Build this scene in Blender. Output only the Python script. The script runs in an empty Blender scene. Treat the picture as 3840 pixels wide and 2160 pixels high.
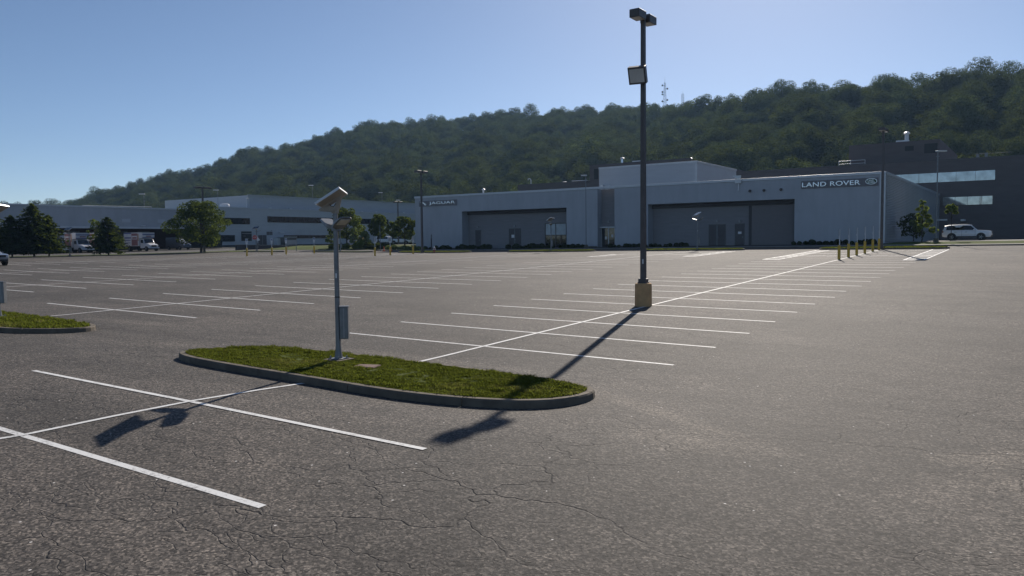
import bpy, math, random
import numpy as np
from mathutils import Vector, Matrix
R = math.radians
random.seed(7)
scene = bpy.context.scene
COL = scene.collection

# ------------------------------------------------------------------ ground shape
GA, GB, GC = -0.021841737567, 0.037297681168, -8.862734737e-05
GD, GE, GG, GQ = 0.000531437725, -1.1911849e-05, 2.96111e-07, -2.46571e-06
CAM_Z = 3.5892484
def gz(x, y):
    k = 0.011 * max(0.0, -67.0 - max(x, -160.0))
    t = min(max((15.0-y)/8.0, 0.0), 1.0); k += .28*t*t*(3-2*t)
    x = min(max(x, -125.0), 40.0); y = min(max(y, -20.0), 100.0)
    return GA*x + GB*y + GC*y*y + GD*x*y + GE*x*x + GG*y**3 + GQ*x*y*y + k

# ------------------------------------------------------------------ mesh builder
class MB:
    def __init__(s): s.v = []; s.f = []; s.mi = []; s.cur = 0
    def add(s, vs, fs):
        b = len(s.v); s.v.extend([tuple(q) for q in vs])
        for f in fs: s.f.append([b+i for i in f]); s.mi.append(s.cur)
        return s
    def box(s, x0, y0, z0, x1, y1, z1):
        x0, x1 = min(x0, x1), max(x0, x1); y0, y1 = min(y0, y1), max(y0, y1); z0, z1 = min(z0, z1), max(z0, z1)
        return s.add([(x0,y0,z0),(x1,y0,z0),(x1,y1,z0),(x0,y1,z0),(x0,y0,z1),(x1,y0,z1),(x1,y1,z1),(x0,y1,z1)],
              [(0,3,2,1),(4,5,6,7),(0,1,5,4),(1,2,6,5),(2,3,7,6),(3,0,4,7)])
    def obox(s, c, ex, ey, ez):   # centre and three half-extent vectors
        c, ex, ey, ez = Vector(c), Vector(ex), Vector(ey), Vector(ez)
        vs = [c-ex-ey-ez, c+ex-ey-ez, c+ex+ey-ez, c-ex+ey-ez, c-ex-ey+ez, c+ex-ey+ez, c+ex+ey+ez, c-ex+ey+ez]
        return s.add(vs, [(0,3,2,1),(4,5,6,7),(0,1,5,4),(1,2,6,5),(2,3,7,6),(3,0,4,7)])
    def cyl(s, p0, p1, r0, r1=None, n=12, cap=True):
        if r1 is None: r1 = r0
        p0, p1 = Vector(p0), Vector(p1); d = (p1-p0).normalized()
        a = d.orthogonal().normalized()
        if abs(d.z) > .999: a = Vector((1,0,0))
        b = d.cross(a)
        vs = []
        for p, r in ((p0, r0), (p1, r1)):
            for i in range(n):
                t = 2*math.pi*(i+.5)/n
                vs.append(p + a*math.cos(t)*r + b*math.sin(t)*r)
        fs = [(i, (i+1) % n, n+(i+1) % n, n+i) for i in range(n)]
        if cap: fs += [tuple(range(n-1, -1, -1)), tuple(range(n, 2*n))]
        return s.add(vs, fs)
    def lathe(s, prof, c=(0,0,0), n=16):   # prof: (r, z) list
        vs = []; fs = []
        for r, z in prof:
            for i in range(n):
                t = 2*math.pi*i/n; vs.append((c[0]+r*math.cos(t), c[1]+r*math.sin(t), c[2]+z))
        for j in range(len(prof)-1):
            for i in range(n): fs.append((j*n+i, j*n+(i+1) % n, (j+1)*n+(i+1) % n, (j+1)*n+i))
        fs.append(tuple(range(n-1, -1, -1))); fs.append(tuple(range((len(prof)-1)*n, len(prof)*n)))
        return s.add(vs, fs)
    def prism(s, pts, o, u, v, w):   # polygon pts (a,b) -> o + a*u + b*v, extruded by w
        o, u, v, w = Vector(o), Vector(u), Vector(v), Vector(w); n = len(pts)
        vs = [o+u*a+v*b for a, b in pts] + [o+u*a+v*b+w for a, b in pts]
        fs = [tuple(range(n-1, -1, -1)), tuple(range(n, 2*n))] + [(i, (i+1) % n, n+(i+1) % n, n+i) for i in range(n)]
        return s.add(vs, fs)
    def tube(s, pts, r, n=6):
        for a, b in zip(pts[:-1], pts[1:]): s.cyl(a, b, r, r, n)
        return s
    def loft(s, rings, closed=True, cap=True):
        n = len(rings[0]); vs = [p for r in rings for p in r]; fs = []
        for j in range(len(rings)-1):
            for i in range(n if closed else n-1):
                fs.append((j*n+i, j*n+(i+1) % n, (j+1)*n+(i+1) % n, (j+1)*n+i))
        if cap: fs += [tuple(range(n-1, -1, -1)), tuple(range((len(rings)-1)*n, len(rings)*n))]
        return s.add(vs, fs)
    def build(s, name, mats, parent=None, smooth=False, bevel=0, fixn=True):
        me = bpy.data.meshes.new(name); me.from_pydata([tuple(q) for q in s.v], [], s.f)
        if not isinstance(mats, (list, tuple)): mats = [mats]
        for m in mats: me.materials.append(m)
        if len(mats) > 1: me.polygons.foreach_set('material_index', s.mi)
        if fixn and len(s.v) < 60000:
            import bmesh
            bm = bmesh.new(); bm.from_mesh(me); bmesh.ops.recalc_face_normals(bm, faces=bm.faces[:]); bm.to_mesh(me); bm.free()
        if smooth: me.polygons.foreach_set('use_smooth', [True]*len(me.polygons))
        me.update()
        o = bpy.data.objects.new(name, me); COL.objects.link(o)
        if parent: o.parent = parent
        if bevel:
            b = o.modifiers.new('bevel', 'BEVEL'); b.width = bevel; b.segments = 2; b.limit_method = 'ANGLE'
        if smooth and bevel == 0:
            try: me.set_sharp_from_angle(angle=R(40))
            except Exception: pass
        return o

def tag(o, label=None, cat=None, group=None, kind=None):
    if label: o['label'] = label
    if cat: o['category'] = cat
    if group: o['group'] = group
    if kind: o['kind'] = kind
    return o
def thing(name, label, cat, loc=(0,0,0), rz=0, group=None):
    o = bpy.data.objects.new(name, None); COL.objects.link(o)
    o.empty_display_size = .2; o.location = loc; o.rotation_euler = (0,0,rz)
    return tag(o, label, cat, group)
def dup(root, loc, rz=None, label=None, group=None, scale=None):
    r = root.copy(); COL.objects.link(r); r.location = loc
    if rz is not None: r.rotation_euler = (0,0,rz)
    if label: r['label'] = label
    if group: r['group'] = group
    if scale: r.scale = scale
    for ch in list(root.children):
        c = ch.copy(); COL.objects.link(c); c.parent = r
        for g in list(ch.children):
            d = g.copy(); COL.objects.link(d); d.parent = c
    return r

# ------------------------------------------------------------------ materials
class NT:
    def __init__(s, m): s.t = m.node_tree; s.n = s.t.nodes; s.l = s.t.links
    def new(s, ty, **kw):
        n = s.n.new(ty)
        for k, v in kw.items():
            if k.startswith('i_'):
                key = k[2:]; key = int(key) if key.isdigit() else key.replace('_', ' ')
                n.inputs[key].default_value = v
            else: setattr(n, k, v)
        return n
    def link(s, a, b): s.l.new(a, b)
    def ramp(s, fac, stops):
        n = s.n.new('ShaderNodeValToRGB'); e = n.color_ramp.elements
        while len(e) < len(stops): e.new(.5)
        for q, (p, c) in zip(e, stops): q.position = p; q.color = (*c, 1) if len(c) == 3 else c
        s.link(fac, n.inputs['Fac']); return n.outputs['Color']
    def math(s, op, a, b=None, clamp=False):
        n = s.n.new('ShaderNodeMath'); n.operation = op; n.use_clamp = clamp
        for i, q in enumerate((a, b)):
            if q is None: continue
            if isinstance(q, (int, float)): n.inputs[i].default_value = q
            else: s.link(q, n.inputs[i])
        return n.outputs[0]
    def mix(s, fac, a, b, mode='MIX'):
        n = s.n.new('ShaderNodeMix'); n.data_type = 'RGBA'; n.blend_type = mode
        for key, q in (('Factor', fac), ('A', a), ('B', b)):
            i = {'Factor': 0, 'A': 6, 'B': 7}[key]
            if isinstance(q, (int, float)): n.inputs[i].default_value = q
            elif isinstance(q, tuple): n.inputs[i].default_value = (*q, 1) if len(q) == 3 else q
            else: s.link(q, n.inputs[i])
        return n.outputs[2]
    def noise(s, vec, scale, detail=4, rough=.55, out='Fac'):
        n = s.new('ShaderNodeTexNoise', i_Scale=scale, i_Detail=detail, i_Roughness=rough)
        if vec is not None: s.link(vec, n.inputs['Vector'])
        return n.outputs[out]
def newmat(name):
    m = bpy.data.materials.new(name); m.use_nodes = True
    t = NT(m); b = t.n['Principled BSDF']
    return m, t, b
def mat(name, col, rough=.6, metal=0.0, spec=.5, var=.12, vscale=1.5, dirt=0.0, bump=0.0, bscale=30, coat=0.0, stretch=None):
    m, t, b = newmat(name)
    co = t.new('ShaderNodeTexCoord').outputs['Object']
    if stretch:
        mp = t.new('ShaderNodeMapping'); mp.inputs['Scale'].default_value = stretch; t.link(co, mp.inputs['Vector']); cv = mp.outputs[0]
    else: cv = co
    n = t.noise(cv, vscale, 5)
    lo = tuple(c*(1-var) for c in col); hi = tuple(min(1, c*(1+var)) for c in col)
    c = t.ramp(n, [(.3, lo), (.7, hi)])
    if dirt:
        d = t.noise(co, vscale*.37, 6, .65)
        f = t.math('MULTIPLY', t.math('SUBTRACT', d, .45, True), dirt*4, True)
        c = t.mix(f, c, tuple(q*.55+.01 for q in col))
    t.link(c, b.inputs['Base Color'])
    b.inputs['Roughness'].default_value = rough; b.inputs['Metallic'].default_value = metal
    b.inputs['Specular IOR Level'].default_value = spec
    if coat: b.inputs['Coat Weight'].default_value = coat; b.inputs['Coat Roughness'].default_value = .08
    if bump:
        bn = t.new('ShaderNodeBump', i_Strength=bump, i_Distance=.02); t.link(t.noise(co, bscale, 4), bn.inputs['Height'])
        t.link(bn.outputs[0], b.inputs['Normal'])
    return m
def leafmat(name, dark, light, trans=.35, scale=.6, dry=None, rnd=False):
    m, t, b = newmat(name)
    t.n.remove(b); out = t.n['Material Output']
    geo = t.new('ShaderNodeNewGeometry'); co = t.new('ShaderNodeTexCoord').outputs['Object']
    isl = geo.outputs['Random Per Island']
    n = t.noise(co, scale, 3)
    f = t.math('ADD', t.math('MULTIPLY', n, .7), t.math('MULTIPLY', isl, .5))
    c = t.ramp(f, [(.3, dark), (.85, light)])
    if dry:
        n2 = t.noise(co, scale*.4+.05, 3); c = t.mix(t.math('MULTIPLY', t.math('SUBTRACT', n2, .56, True), 5, True), c, dry)
    if rnd:
        oi = t.new('ShaderNodeObjectInfo').outputs['Random']
        hs = t.new('ShaderNodeHueSaturation')
        t.link(t.math('ADD', t.math('MULTIPLY', oi, .05), .472), hs.inputs['Hue'])
        t.link(t.math('ADD', t.math('MULTIPLY', oi, 1.15), .45), hs.inputs['Value'])
        t.link(c, hs.inputs['Color']); c = hs.outputs['Color']
    d = t.new('ShaderNodeBsdfDiffuse'); tr = t.new('ShaderNodeBsdfTranslucent')
    t.link(c, d.inputs['Color'])
    tc = t.mix(.5, c, (.30, .38, .04)); t.link(tc, tr.inputs['Color'])
    mx = t.new('ShaderNodeMixShader'); mx.inputs[0].default_value = trans
    t.link(d.outputs[0], mx.inputs[1]); t.link(tr.outputs[0], mx.inputs[2])
    t.link(mx.outputs[0], out.inputs['Surface'])
    return m
def glassmat(name, col=(.015,.018,.022), rough=.04, metal=0.0, spec=.8):
    m, t, b = newmat(name)
    co = t.new('ShaderNodeTexCoord').outputs['Object']
    n = t.noise(co, .7, 2)
    t.link(t.ramp(n, [(.35, tuple(c*.8 for c in col)), (.65, tuple(c*1.2 for c in col))]), b.inputs['Base Color'])
    b.inputs['Roughness'].default_value = rough; b.inputs['Metallic'].default_value = metal; b.inputs['Specular IOR Level'].default_value = spec
    bn = t.new('ShaderNodeBump', i_Strength=.02, i_Distance=.05); t.link(n, bn.inputs['Height']); t.link(bn.outputs[0], b.inputs['Normal'])
    return m

def asphalt_mat(name, base=(.083,.075,.069), tint=(.120,.105,.094), dark=(.052,.047,.043), spots=()):
    m, t, b = newmat(name)
    co = t.new('ShaderNodeTexCoord').outputs['Object']
    def mapped(sx, sy, rot=0):
        mp = t.new('ShaderNodeMapping'); mp.inputs['Scale'].default_value = (sx, sy, 1); mp.inputs['Rotation'].default_value = (0,0,rot)
        t.link(co, mp.inputs['Vector']); return mp.outputs[0]
    n1 = t.noise(co, .09, 6, .6); n2 = t.noise(mapped(.12, .5, .3), 1.0, 5, .6)
    c = t.ramp(n1, [(.33, dark), (.5, base), (.68, tint)])
    c = t.mix(t.math('MULTIPLY', t.math('SUBTRACT', n2, .45, True), 3.4, True), c, tuple(q*.60 for q in base))
    nd = t.noise(mapped(.22, .33, -.4), 1.0, 6, .62); c = t.mix(t.math('MULTIPLY', t.math('SUBTRACT', nd, .56, True), 3.2, True), c, tuple(q*1.22 for q in tint))
    if spots:
        sx = t.new('ShaderNodeSeparateXYZ'); t.link(co, sx.inputs[0])
        wob = t.math('MULTIPLY', t.math('SUBTRACT', t.noise(co, 1.1, 5, .65), .5), 1.6)
        for cx, cy, ca, cb, rot, amt in spots:
            dx, dy = t.math('SUBTRACT', sx.outputs[0], cx), t.math('SUBTRACT', sx.outputs[1], cy); cr, sr = math.cos(rot), math.sin(rot)
            u = t.math('DIVIDE', t.math('ADD', t.math('MULTIPLY', dx, cr), t.math('MULTIPLY', dy, sr)), ca); v_ = t.math('DIVIDE', t.math('SUBTRACT', t.math('MULTIPLY', dy, cr), t.math('MULTIPLY', dx, sr)), cb)
            rr = t.math('ADD', t.math('SQRT', t.math('ADD', t.math('MULTIPLY', u, u), t.math('MULTIPLY', v_, v_))), wob)
            f = t.math('MULTIPLY', t.math('SUBTRACT', 1.15, rr, True), abs(amt), True)
            c = t.mix(f, c, (.20,.175,.15) if amt > 0 else (.028,.026,.026))
    n3 = t.noise(co, 1.3, 5, .65)
    c = t.mix(.8, c, t.ramp(n3, [(.3, (.78,.78,.78)), (.7, (1.16,1.15,1.13))]), 'MULTIPLY')
    # stone grains
    v = t.new('ShaderNodeTexVoronoi', i_Scale=38.0); t.link(co, v.inputs['Vector'])
    sep = t.new('ShaderNodeSeparateColor'); t.link(v.outputs['Color'], sep.inputs[0])
    g = t.ramp(sep.outputs[0], [(0, (.2,.2,.2)), (.3, (.62,.62,.62)), (.75, (1.28,1.27,1.24)), (1.0, (2.7,2.62,2.48))])
    c = t.mix(.95, c, g, 'MULTIPLY')
    gn = t.noise(co, 13, 4, .75)
    c = t.mix(.9, c, t.ramp(gn, [(.34, (.58,.58,.58)), (.66, (1.4,1.39,1.37))]), 'MULTIPLY')
    # glass sparkle painted into the colour as scattered pale chips
    v2 = t.new('ShaderNodeTexVoronoi', i_Scale=9.0); t.link(co, v2.inputs['Vector'])
    sp2 = t.new('ShaderNodeSeparateColor'); t.link(v2.outputs['Color'], sp2.inputs[0])
    glint_chip = t.math('MULTIPLY', t.math('GREATER_THAN', sp2.outputs[0], .962), t.math('LESS_THAN', v2.outputs['Distance'], .13))
    c = t.mix(glint_chip, c, (.75,.72,.68))
    # cracks
    dn = t.noise(co, .7, 3.5, .6, 'Color')
    vm = t.new('ShaderNodeVectorMath', operation='MULTIPLY_ADD'); t.link(dn, vm.inputs[0]); vm.inputs[1].default_value = (1.5,1.5,0); t.link(mapped(.62, 1.15, .12), vm.inputs[2])
    def cracks(scale, width, thr, gain, mscale, strength):
        vv = t.new('ShaderNodeTexVoronoi', feature='DISTANCE_TO_EDGE', i_Scale=scale); t.link(vm.outputs[0], vv.inputs['Vector'])
        line = t.math('SUBTRACT', 1.0, t.math('DIVIDE', vv.outputs['Distance'], width, True), True)
        mk = t.math('MULTIPLY', t.math('SUBTRACT', t.noise(co, mscale, 3), thr, True), gain, True)
        return t.math('MULTIPLY', t.math('MULTIPLY', line, mk), strength)
    ck = t.math('MAXIMUM', cracks(.19, .0042, .42, 7, .13, .50), t.math('MAXIMUM', cracks(.9, .012, .45, 8, .11, .42), cracks(2.1, .03, .54, 9, .16, .34)))
    c = t.mix(ck, c, (.016,.015,.015))
    t.link(c, b.inputs['Base Color'])
    b.inputs['Roughness'].default_value = .82; b.inputs['Specular IOR Level'].default_value = .35
    hh = t.math('ADD', t.math('MULTIPLY', sep.outputs[1], .6), t.math('MULTIPLY', gn, .9))
    hh = t.math('SUBTRACT', hh, t.math('MULTIPLY', ck, 2.0))
    bn = t.new('ShaderNodeBump', i_Strength=.9, i_Distance=.014); t.link(hh, bn.inputs['Height'])
    t.link(bn.outputs[0], b.inputs['Normal'])
    return m
def paint_mat(name):
    m, t, b = newmat(name)
    co = t.new('ShaderNodeTexCoord').outputs['Object']
    n = t.noise(co, 22, 4, .7); n2 = t.noise(co, 3.0, 4, .6)
    w = t.math('MULTIPLY', t.math('SUBTRACT', t.math('ADD', t.math('MULTIPLY', n, .6), t.math('MULTIPLY', n2, .4)), .505, True), 5, True)
    c = t.mix(w, (.80,.80,.78), (.22,.21,.20))
    t.link(c, b.inputs['Base Color']); b.inputs['Roughness'].default_value = .7
    bn = t.new('ShaderNodeBump', i_Strength=.4, i_Distance=.004); t.link(n, bn.inputs['Height']); t.link(bn.outputs[0], b.inputs['Normal'])
    return m
def grass_ground(name, c0=(.045,.062,.018), c1=(.085,.105,.03)):
    m, t, b = newmat(name)
    co = t.new('ShaderNodeTexCoord').outputs['Object']
    n = t.noise(co, .25, 6, .65); n2 = t.noise(co, 9, 5, .7)
    c = t.mix(.7, t.ramp(n, [(.3, c0), (.7, c1)]), t.ramp(n2, [(.3, (.5,.5,.5)), (.7, (1.35,1.3,1.2))]), 'MULTIPLY')
    t.link(c, b.inputs['Base Color']); b.inputs['Roughness'].default_value = .95; b.inputs['Specular IOR Level'].default_value = .1
    bn = t.new('ShaderNodeBump', i_Strength=.8, i_Distance=.05); t.link(n2, bn.inputs['Height']); t.link(bn.outputs[0], b.inputs['Normal'])
    return m

SPOTS = [(-5.6,12.6,2.6,.35,-.55,.5),(-4.1,11.0,1.3,.7,.2,.45),(-.2,11.2,1.2,.6,.4,.4),(-13.2,14.6,4.5,.4,.0,.4),(-20,12.6,1.6,.8,.3,.3),(-26.3,15.,3.,.5,.1,.35),
  (-9.3,20.,1.2,.5,.3,-.45),(-15.2,22.7,.9,.5,0,-.5),(-9.6,25.5,.8,.4,0,-.5),(-15.4,30.9,.8,.4,0,-.5),(-9.5,33.7,.9,.5,0,-.45),(-28,22,.9,.5,0,-.5),(-33.5,25.,.9,.5,0,-.5),(-4.,7.5,1.8,.5,.5,-.3),(-6,16.5,2.6,.5,.15,-.3),(-21,19,3.,.6,.1,-.3),
  (-5.3,36.,3.2,.35,1.3,-.4),(-6.4,25.5,2.6,.4,1.45,-.4),(-6.8,20.5,2.2,.35,1.5,-.4),(-7.6,45.,3.,.4,1.4,-.35),(-2.0,33.,2.,.4,1.2,-.3),(-2.6,9.6,1.6,.35,-.5,-.35),(-.5,12.4,1.1,.5,.6,.5),(1.2,20.,2.,.6,1.,-.25)]
M = dict(
 asphalt=asphalt_mat('asphalt', spots=SPOTS), yard=asphalt_mat('yard_shade_asphalt', (.03,.029,.029), (.04,.038,.037), (.02,.02,.02)), road=asphalt_mat('road_asphalt', (.10,.097,.094), (.125,.118,.112), (.075,.07,.07)), paint=paint_mat('line_paint'),
 ground=grass_ground('ground_turf'), lawn=grass_ground('lawn', (.06,.085,.018), (.12,.15,.035)), soil=mat('soil', (.075,.068,.032), .95, var=.4, vscale=8, bump=.6),
 mulch=mat('mulch', (.045,.034,.027), .95, var=.5, vscale=12, bump=.8),
 kerb=mat('kerb_concrete', (.15,.125,.095), .9, var=.28, vscale=3, dirt=.9, bump=.35, bscale=60),
 pave=mat('pavement_concrete', (.36,.34,.31), .9, var=.15, vscale=1, dirt=.3, bump=.2),
 siding=mat('siding', (.42,.435,.465), .5, .15, var=.06, vscale=.5, stretch=(2.5,2.5,.5), dirt=.25),
 siding2=mat('siding_pale', (.50,.52,.555), .5, .1, var=.05, vscale=.4, stretch=(1,1,6)),
 cap=mat('cap_metal', (.56,.58,.61), .4, .3, var=.06),
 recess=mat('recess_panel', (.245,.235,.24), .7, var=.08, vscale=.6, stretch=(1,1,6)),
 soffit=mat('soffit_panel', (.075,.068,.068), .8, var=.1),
 door=mat('door_paint', (.095,.085,.085), .6, var=.1), doorframe=mat('door_frame', (.13,.12,.12), .5),
 roller=mat('roller_slats', (.20,.18,.18), .6, var=.08, stretch=(1,1,12)),
 brown=mat('brown_panel', (.13,.108,.104), .8, var=.1, vscale=.4, stretch=(1,1,4)),
 brick=mat('brick', (.075,.035,.03), .9, var=.3, vscale=5),
 roofing=mat('roof_membrane', (.2,.2,.2), .9), white=mat('white_metal', (.72,.73,.74), .4, .1, var=.06, dirt=.2),
 silver=mat('galvanised', (.21,.22,.235), .45, .45, var=.18, vscale=6, dirt=.25), bronze=mat('bronze_paint', (.095,.082,.08), .45, .1, var=.2, vscale=3, dirt=.3),
 black=mat('black_paint', (.012,.012,.013), .5), rubber=mat('rubber', (.018,.018,.018), .85), lens=mat('lamp_lens', (.62,.60,.57), .25, var=.15),
 lenslit=mat('lamp_lens_clear', (.75,.75,.75), .12), cell=glassmat('solar_cells', (.01,.014,.03), .1),
 panelback=mat('panel_back', (.36,.32,.27), .55, var=.12, vscale=5, dirt=.3), oldpaint=mat('ochre_concrete', (.60,.36,.17), .9, var=.18, vscale=3, dirt=.35, bump=.3, bscale=25),
 yellow=mat('yellow_sleeve', (.62,.39,.03), .5, var=.12, vscale=5, dirt=.2), signblue=mat('sign_blue', (.03,.10,.28), .5), signwhite=mat('sign_white', (.78,.78,.78), .5),
 red=mat('sign_red', (.45,.03,.03), .5), orange=mat('cone_orange', (.75,.13,.03), .6), signback=mat('sign_back', (.33,.33,.34), .5, .4),
 signboard=mat('sign_panel', (.19,.18,.19), .5), chrome=mat('chrome_letters', (.52,.54,.58), .18, .95, var=.03), badge=mat('badge_green', (.01,.045,.025), .35),
 glass=glassmat('window_glass'), mirror=glassmat('mirrored_glass', (.31,.33,.345), .03, .9), blind=mat('blind_and_reflection', (.55,.60,.60), .7),
 bark=mat('bark', (.055,.042,.032), .95, var=.35, vscale=6, bump=.6), rock=mat('hydrant_red', (.25,.04,.03), .5), cover=mat('cover_plate', (.17,.105,.085), .85, var=.2, vscale=9, bump=.5, bscale=50),
 carwhite=mat('car_white', (.72,.74,.76), .3, var=.03, coat=.8), cargrey=mat('car_grey', (.27,.30,.34), .3, .4, var=.03, coat=.9), carglass=glassmat('car_glass', (.012,.014,.017)),
 trim=mat('car_trim', (.015,.015,.016), .6), rim=mat('wheel_rim', (.30,.31,.32), .35, .8), tail=mat('tail_lamp', (.16,.01,.01), .2), headlamp=mat('headlamp', (.75,.77,.8), .12, .2),
 truckwhite=mat('truck_white', (.54,.55,.58), .5, var=.05, coat=.3), truckred=mat('truck_red', (.22,.10,.11), .5), truckorange=mat('truck_orange', (.42,.30,.22), .5), truckblue=mat('truck_blue', (.03,.05,.2), .5),
 van=mat('van_slate', (.05,.056,.065), .4, coat=.5), darkbox=mat('dumpster_paint', (.022,.028,.026), .8),
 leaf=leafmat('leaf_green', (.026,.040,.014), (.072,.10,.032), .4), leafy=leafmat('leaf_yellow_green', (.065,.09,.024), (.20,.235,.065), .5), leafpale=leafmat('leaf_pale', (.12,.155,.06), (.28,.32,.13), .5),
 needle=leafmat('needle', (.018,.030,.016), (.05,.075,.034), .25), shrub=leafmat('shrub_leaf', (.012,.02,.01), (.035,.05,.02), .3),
 forest=leafmat('forest_leaf', (.024,.035,.019), (.090,.108,.060), .2, .22, (.12,.09,.055), True),
 hill=grass_ground('hill_floor', (.012,.018,.008), (.022,.03,.012)),
 blade=leafmat('grass_blade', (.026,.034,.009), (.165,.162,.042), .45, 1.5, (.27,.22,.09)),
)

# ------------------------------------------------------------------ ground, lot, road
def axis(stops):   # [(value, step) ...] -> coordinates
    out = [stops[0][0]]
    for (a, st), (b, _) in zip(stops[:-1], stops[1:]):
        n = max(1, round((b-a)/st)); out += [a+(b-a)*(i+1)/n for i in range(n)]
    return out
def sheet(name, xs, ys, dz, m, skip=None):
    mb = MB(); idx = {}
    for i, x in enumerate(xs):
        for j, y in enumerate(ys): idx[i, j] = len(mb.v); mb.v.append((x, y, gz(x, y)+(dz(x, y) if callable(dz) else dz)))
    for i in range(len(xs)-1):
        for j in range(len(ys)-1):
            if skip and skip((xs[i]+xs[i+1])/2, (ys[j]+ys[j+1])/2): continue
            mb.f.append([idx[i, j], idx[i+1, j], idx[i+1, j+1], idx[i, j+1]]); mb.mi.append(0)
    return mb.build(name, m, smooth=True, fixn=False)
LX = axis([(-109,1.5),(-67,1.5),(20,3),(80,3)]); LY = axis([(-40,3),(0,1.5),(82,1.5),(86.6,1)])
g = sheet('ground', axis([(-3000,300),(-300,25),(-160,6),(-109,1.5),(-67,1.5),(20,3),(80,60),(400,300),(3000,1)]), axis([(-900,200),(-40,3),(0,1.5),(82,1.5),(86.6,1.2),(100,10),(300,100),(900,300),(3600,1)]), -.03, M['ground'])
tag(g, 'rough turf and bare earth around and beneath the car park', 'ground', kind='structure')
o = sheet('parking_lot', LX, LY, .004, M['asphalt'])
tag(o, 'worn grey asphalt car park with cracks and dark patches', 'car park', kind='structure')
o = sheet('service_road', axis([(-131,4),(-117,1)]), axis([(30,4),(150,1)]), .01, M['road'])
y_ = sheet('loading_yard_shade', axis([(-158.3,4),(-131,1)]), axis([(20,4),(104,1)]), .012, M['yard']); tag(y_, 'loading yard under the white box trucks, shade painted into its dark asphalt', 'loading yard', kind='structure')  # shadow around the trucks is put into this darker asphalt colour
tag(o, 'asphalt service road along the long low warehouse', 'road', kind='structure')
o = sheet('lawn_strip', axis([(-117,2),(-109.15,1)]), axis([(20,2),(86.5,1)]), .06, M['lawn'])
tag(o, 'mown grass strip between the car park and the service road', 'lawn', kind='structure')
o = sheet('planting_bed', axis([(-84,3),(-14,1)]), axis([(88.4,2),(95,1)]), .07, M['mulch'])
tag(o, 'dark mulched planting bed along the foot of the grey showroom', 'planting bed', kind='structure')
o = sheet('pavement', axis([(-84,3),(6,3),(40,1)]), axis([(86.75,.8),(88.4,1)]), .13, M['pave'])
tag(o, 'concrete pavement beside the road in front of the grey showroom', 'pavement', kind='structure')
o = sheet('verge', axis([(-14,3),(60,1)]), axis([(88.4,2),(98,1)]), .08, M['lawn'])
tag(o, 'grass verge below the parked white car', 'verge', kind='structure')
o = sheet('driveway', axis([(-13.9,3),(70,1)]), axis([(98,2),(107,1)]), .1, M['pave'])
tag(o, 'pale concrete driveway in front of the dark brown building', 'driveway', kind='structure')
o = sheet('side_road', axis([(-117,3),(-84.2,1)]), axis([(86.7,2),(91,1)]), .02, M['road'])
tag(o, 'asphalt side road leaving the far corner of the car park', 'road', kind='structure')
o = sheet('bank', axis([(-117,3),(-84.2,1)]), axis([(91.1,3),(130,1)]), lambda x, y: .05+min(.45, (y-91.1)*.05), M['lawn'])
tag(o, 'grassy bank with trees between the side road and the white office building', 'bank', kind='structure')
o = sheet('rear_road', axis([(-117,3),(-84.2,1)]), axis([(105,2),(109.5,1)]), .53, M['pave'])
tag(o, 'pale concrete road behind the trees left of the showroom', 'road', kind='structure')

# painted markings
def strip(mb, pts, w, dz):
    P = []
    for (a, b) in zip(pts[:-1], pts[1:]):
        n = max(1, int(math.hypot(b[0]-a[0], b[1]-a[1])/1.0))
        for i in range(n): P.append((a[0]+(b[0]-a[0])*i/n, a[1]+(b[1]-a[1])*i/n))
    P.append(pts[-1]); base = len(mb.v)
    for i, q in enumerate(P):
        a = P[max(0, i-1)]; b = P[min(len(P)-1, i+1)]
        d = Vector((b[0]-a[0], b[1]-a[1])).normalized(); nx, ny = -d.y*w/2, d.x*w/2
        mb.v.append((q[0]+nx, q[1]+ny, gz(q[0]+nx, q[1]+ny)+dz)); mb.v.append((q[0]-nx, q[1]-ny, gz(q[0]-nx, q[1]-ny)+dz))
    for i in range(len(P)-1): mb.f.append([base+2*i, base+2*i+1, base+2*i+3, base+2*i+2]); mb.mi.append(0)
HL, SP = 5.487, 2.74
ROWS = [(-12.4, 16.88, 60.7), (-30.76, 16.905, 63.5), (-49.1, 16.9, 69.), (-67.45, 16.9, 69.), (-85.8, 16.9, 64.)]
st = MB(); cl = MB()
for xr, y0, y1 in ROWS:
    n = int((y1-y0)/SP+.5)
    for i in range(n+1):
        y = y0+SP*i; j = random.uniform(-.05, .05)
        strip(st, [(xr-HL+j, y), (xr+HL+j+random.uniform(-.06,.06), y)], .105, .009)
    strip(cl, [(xr, y0-2.7), (xr, 79.2)], .11, .014)
# accessible bays: wider bays and hatched aisles
for xr, y0 in ((-12.4, 63.5), (-30.76, 66.3), (-67.45, 71.7), (-85.8, 66.8)):
    y = y0; k = 0
    while y < 79.3:
        strip(st, [(xr-HL, y), (xr+HL, y)], .105, .009)
        if k % 2 and y+1.7 < 79.4:
            for s in range(7):
                xx = xr-HL+.4+s*1.55; strip(st, [(xx, y+.12), (xx+1.25, y+1.5)], .11, .017)
        y += 1.65 if k % 2 else 2.9; k += 1
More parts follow.
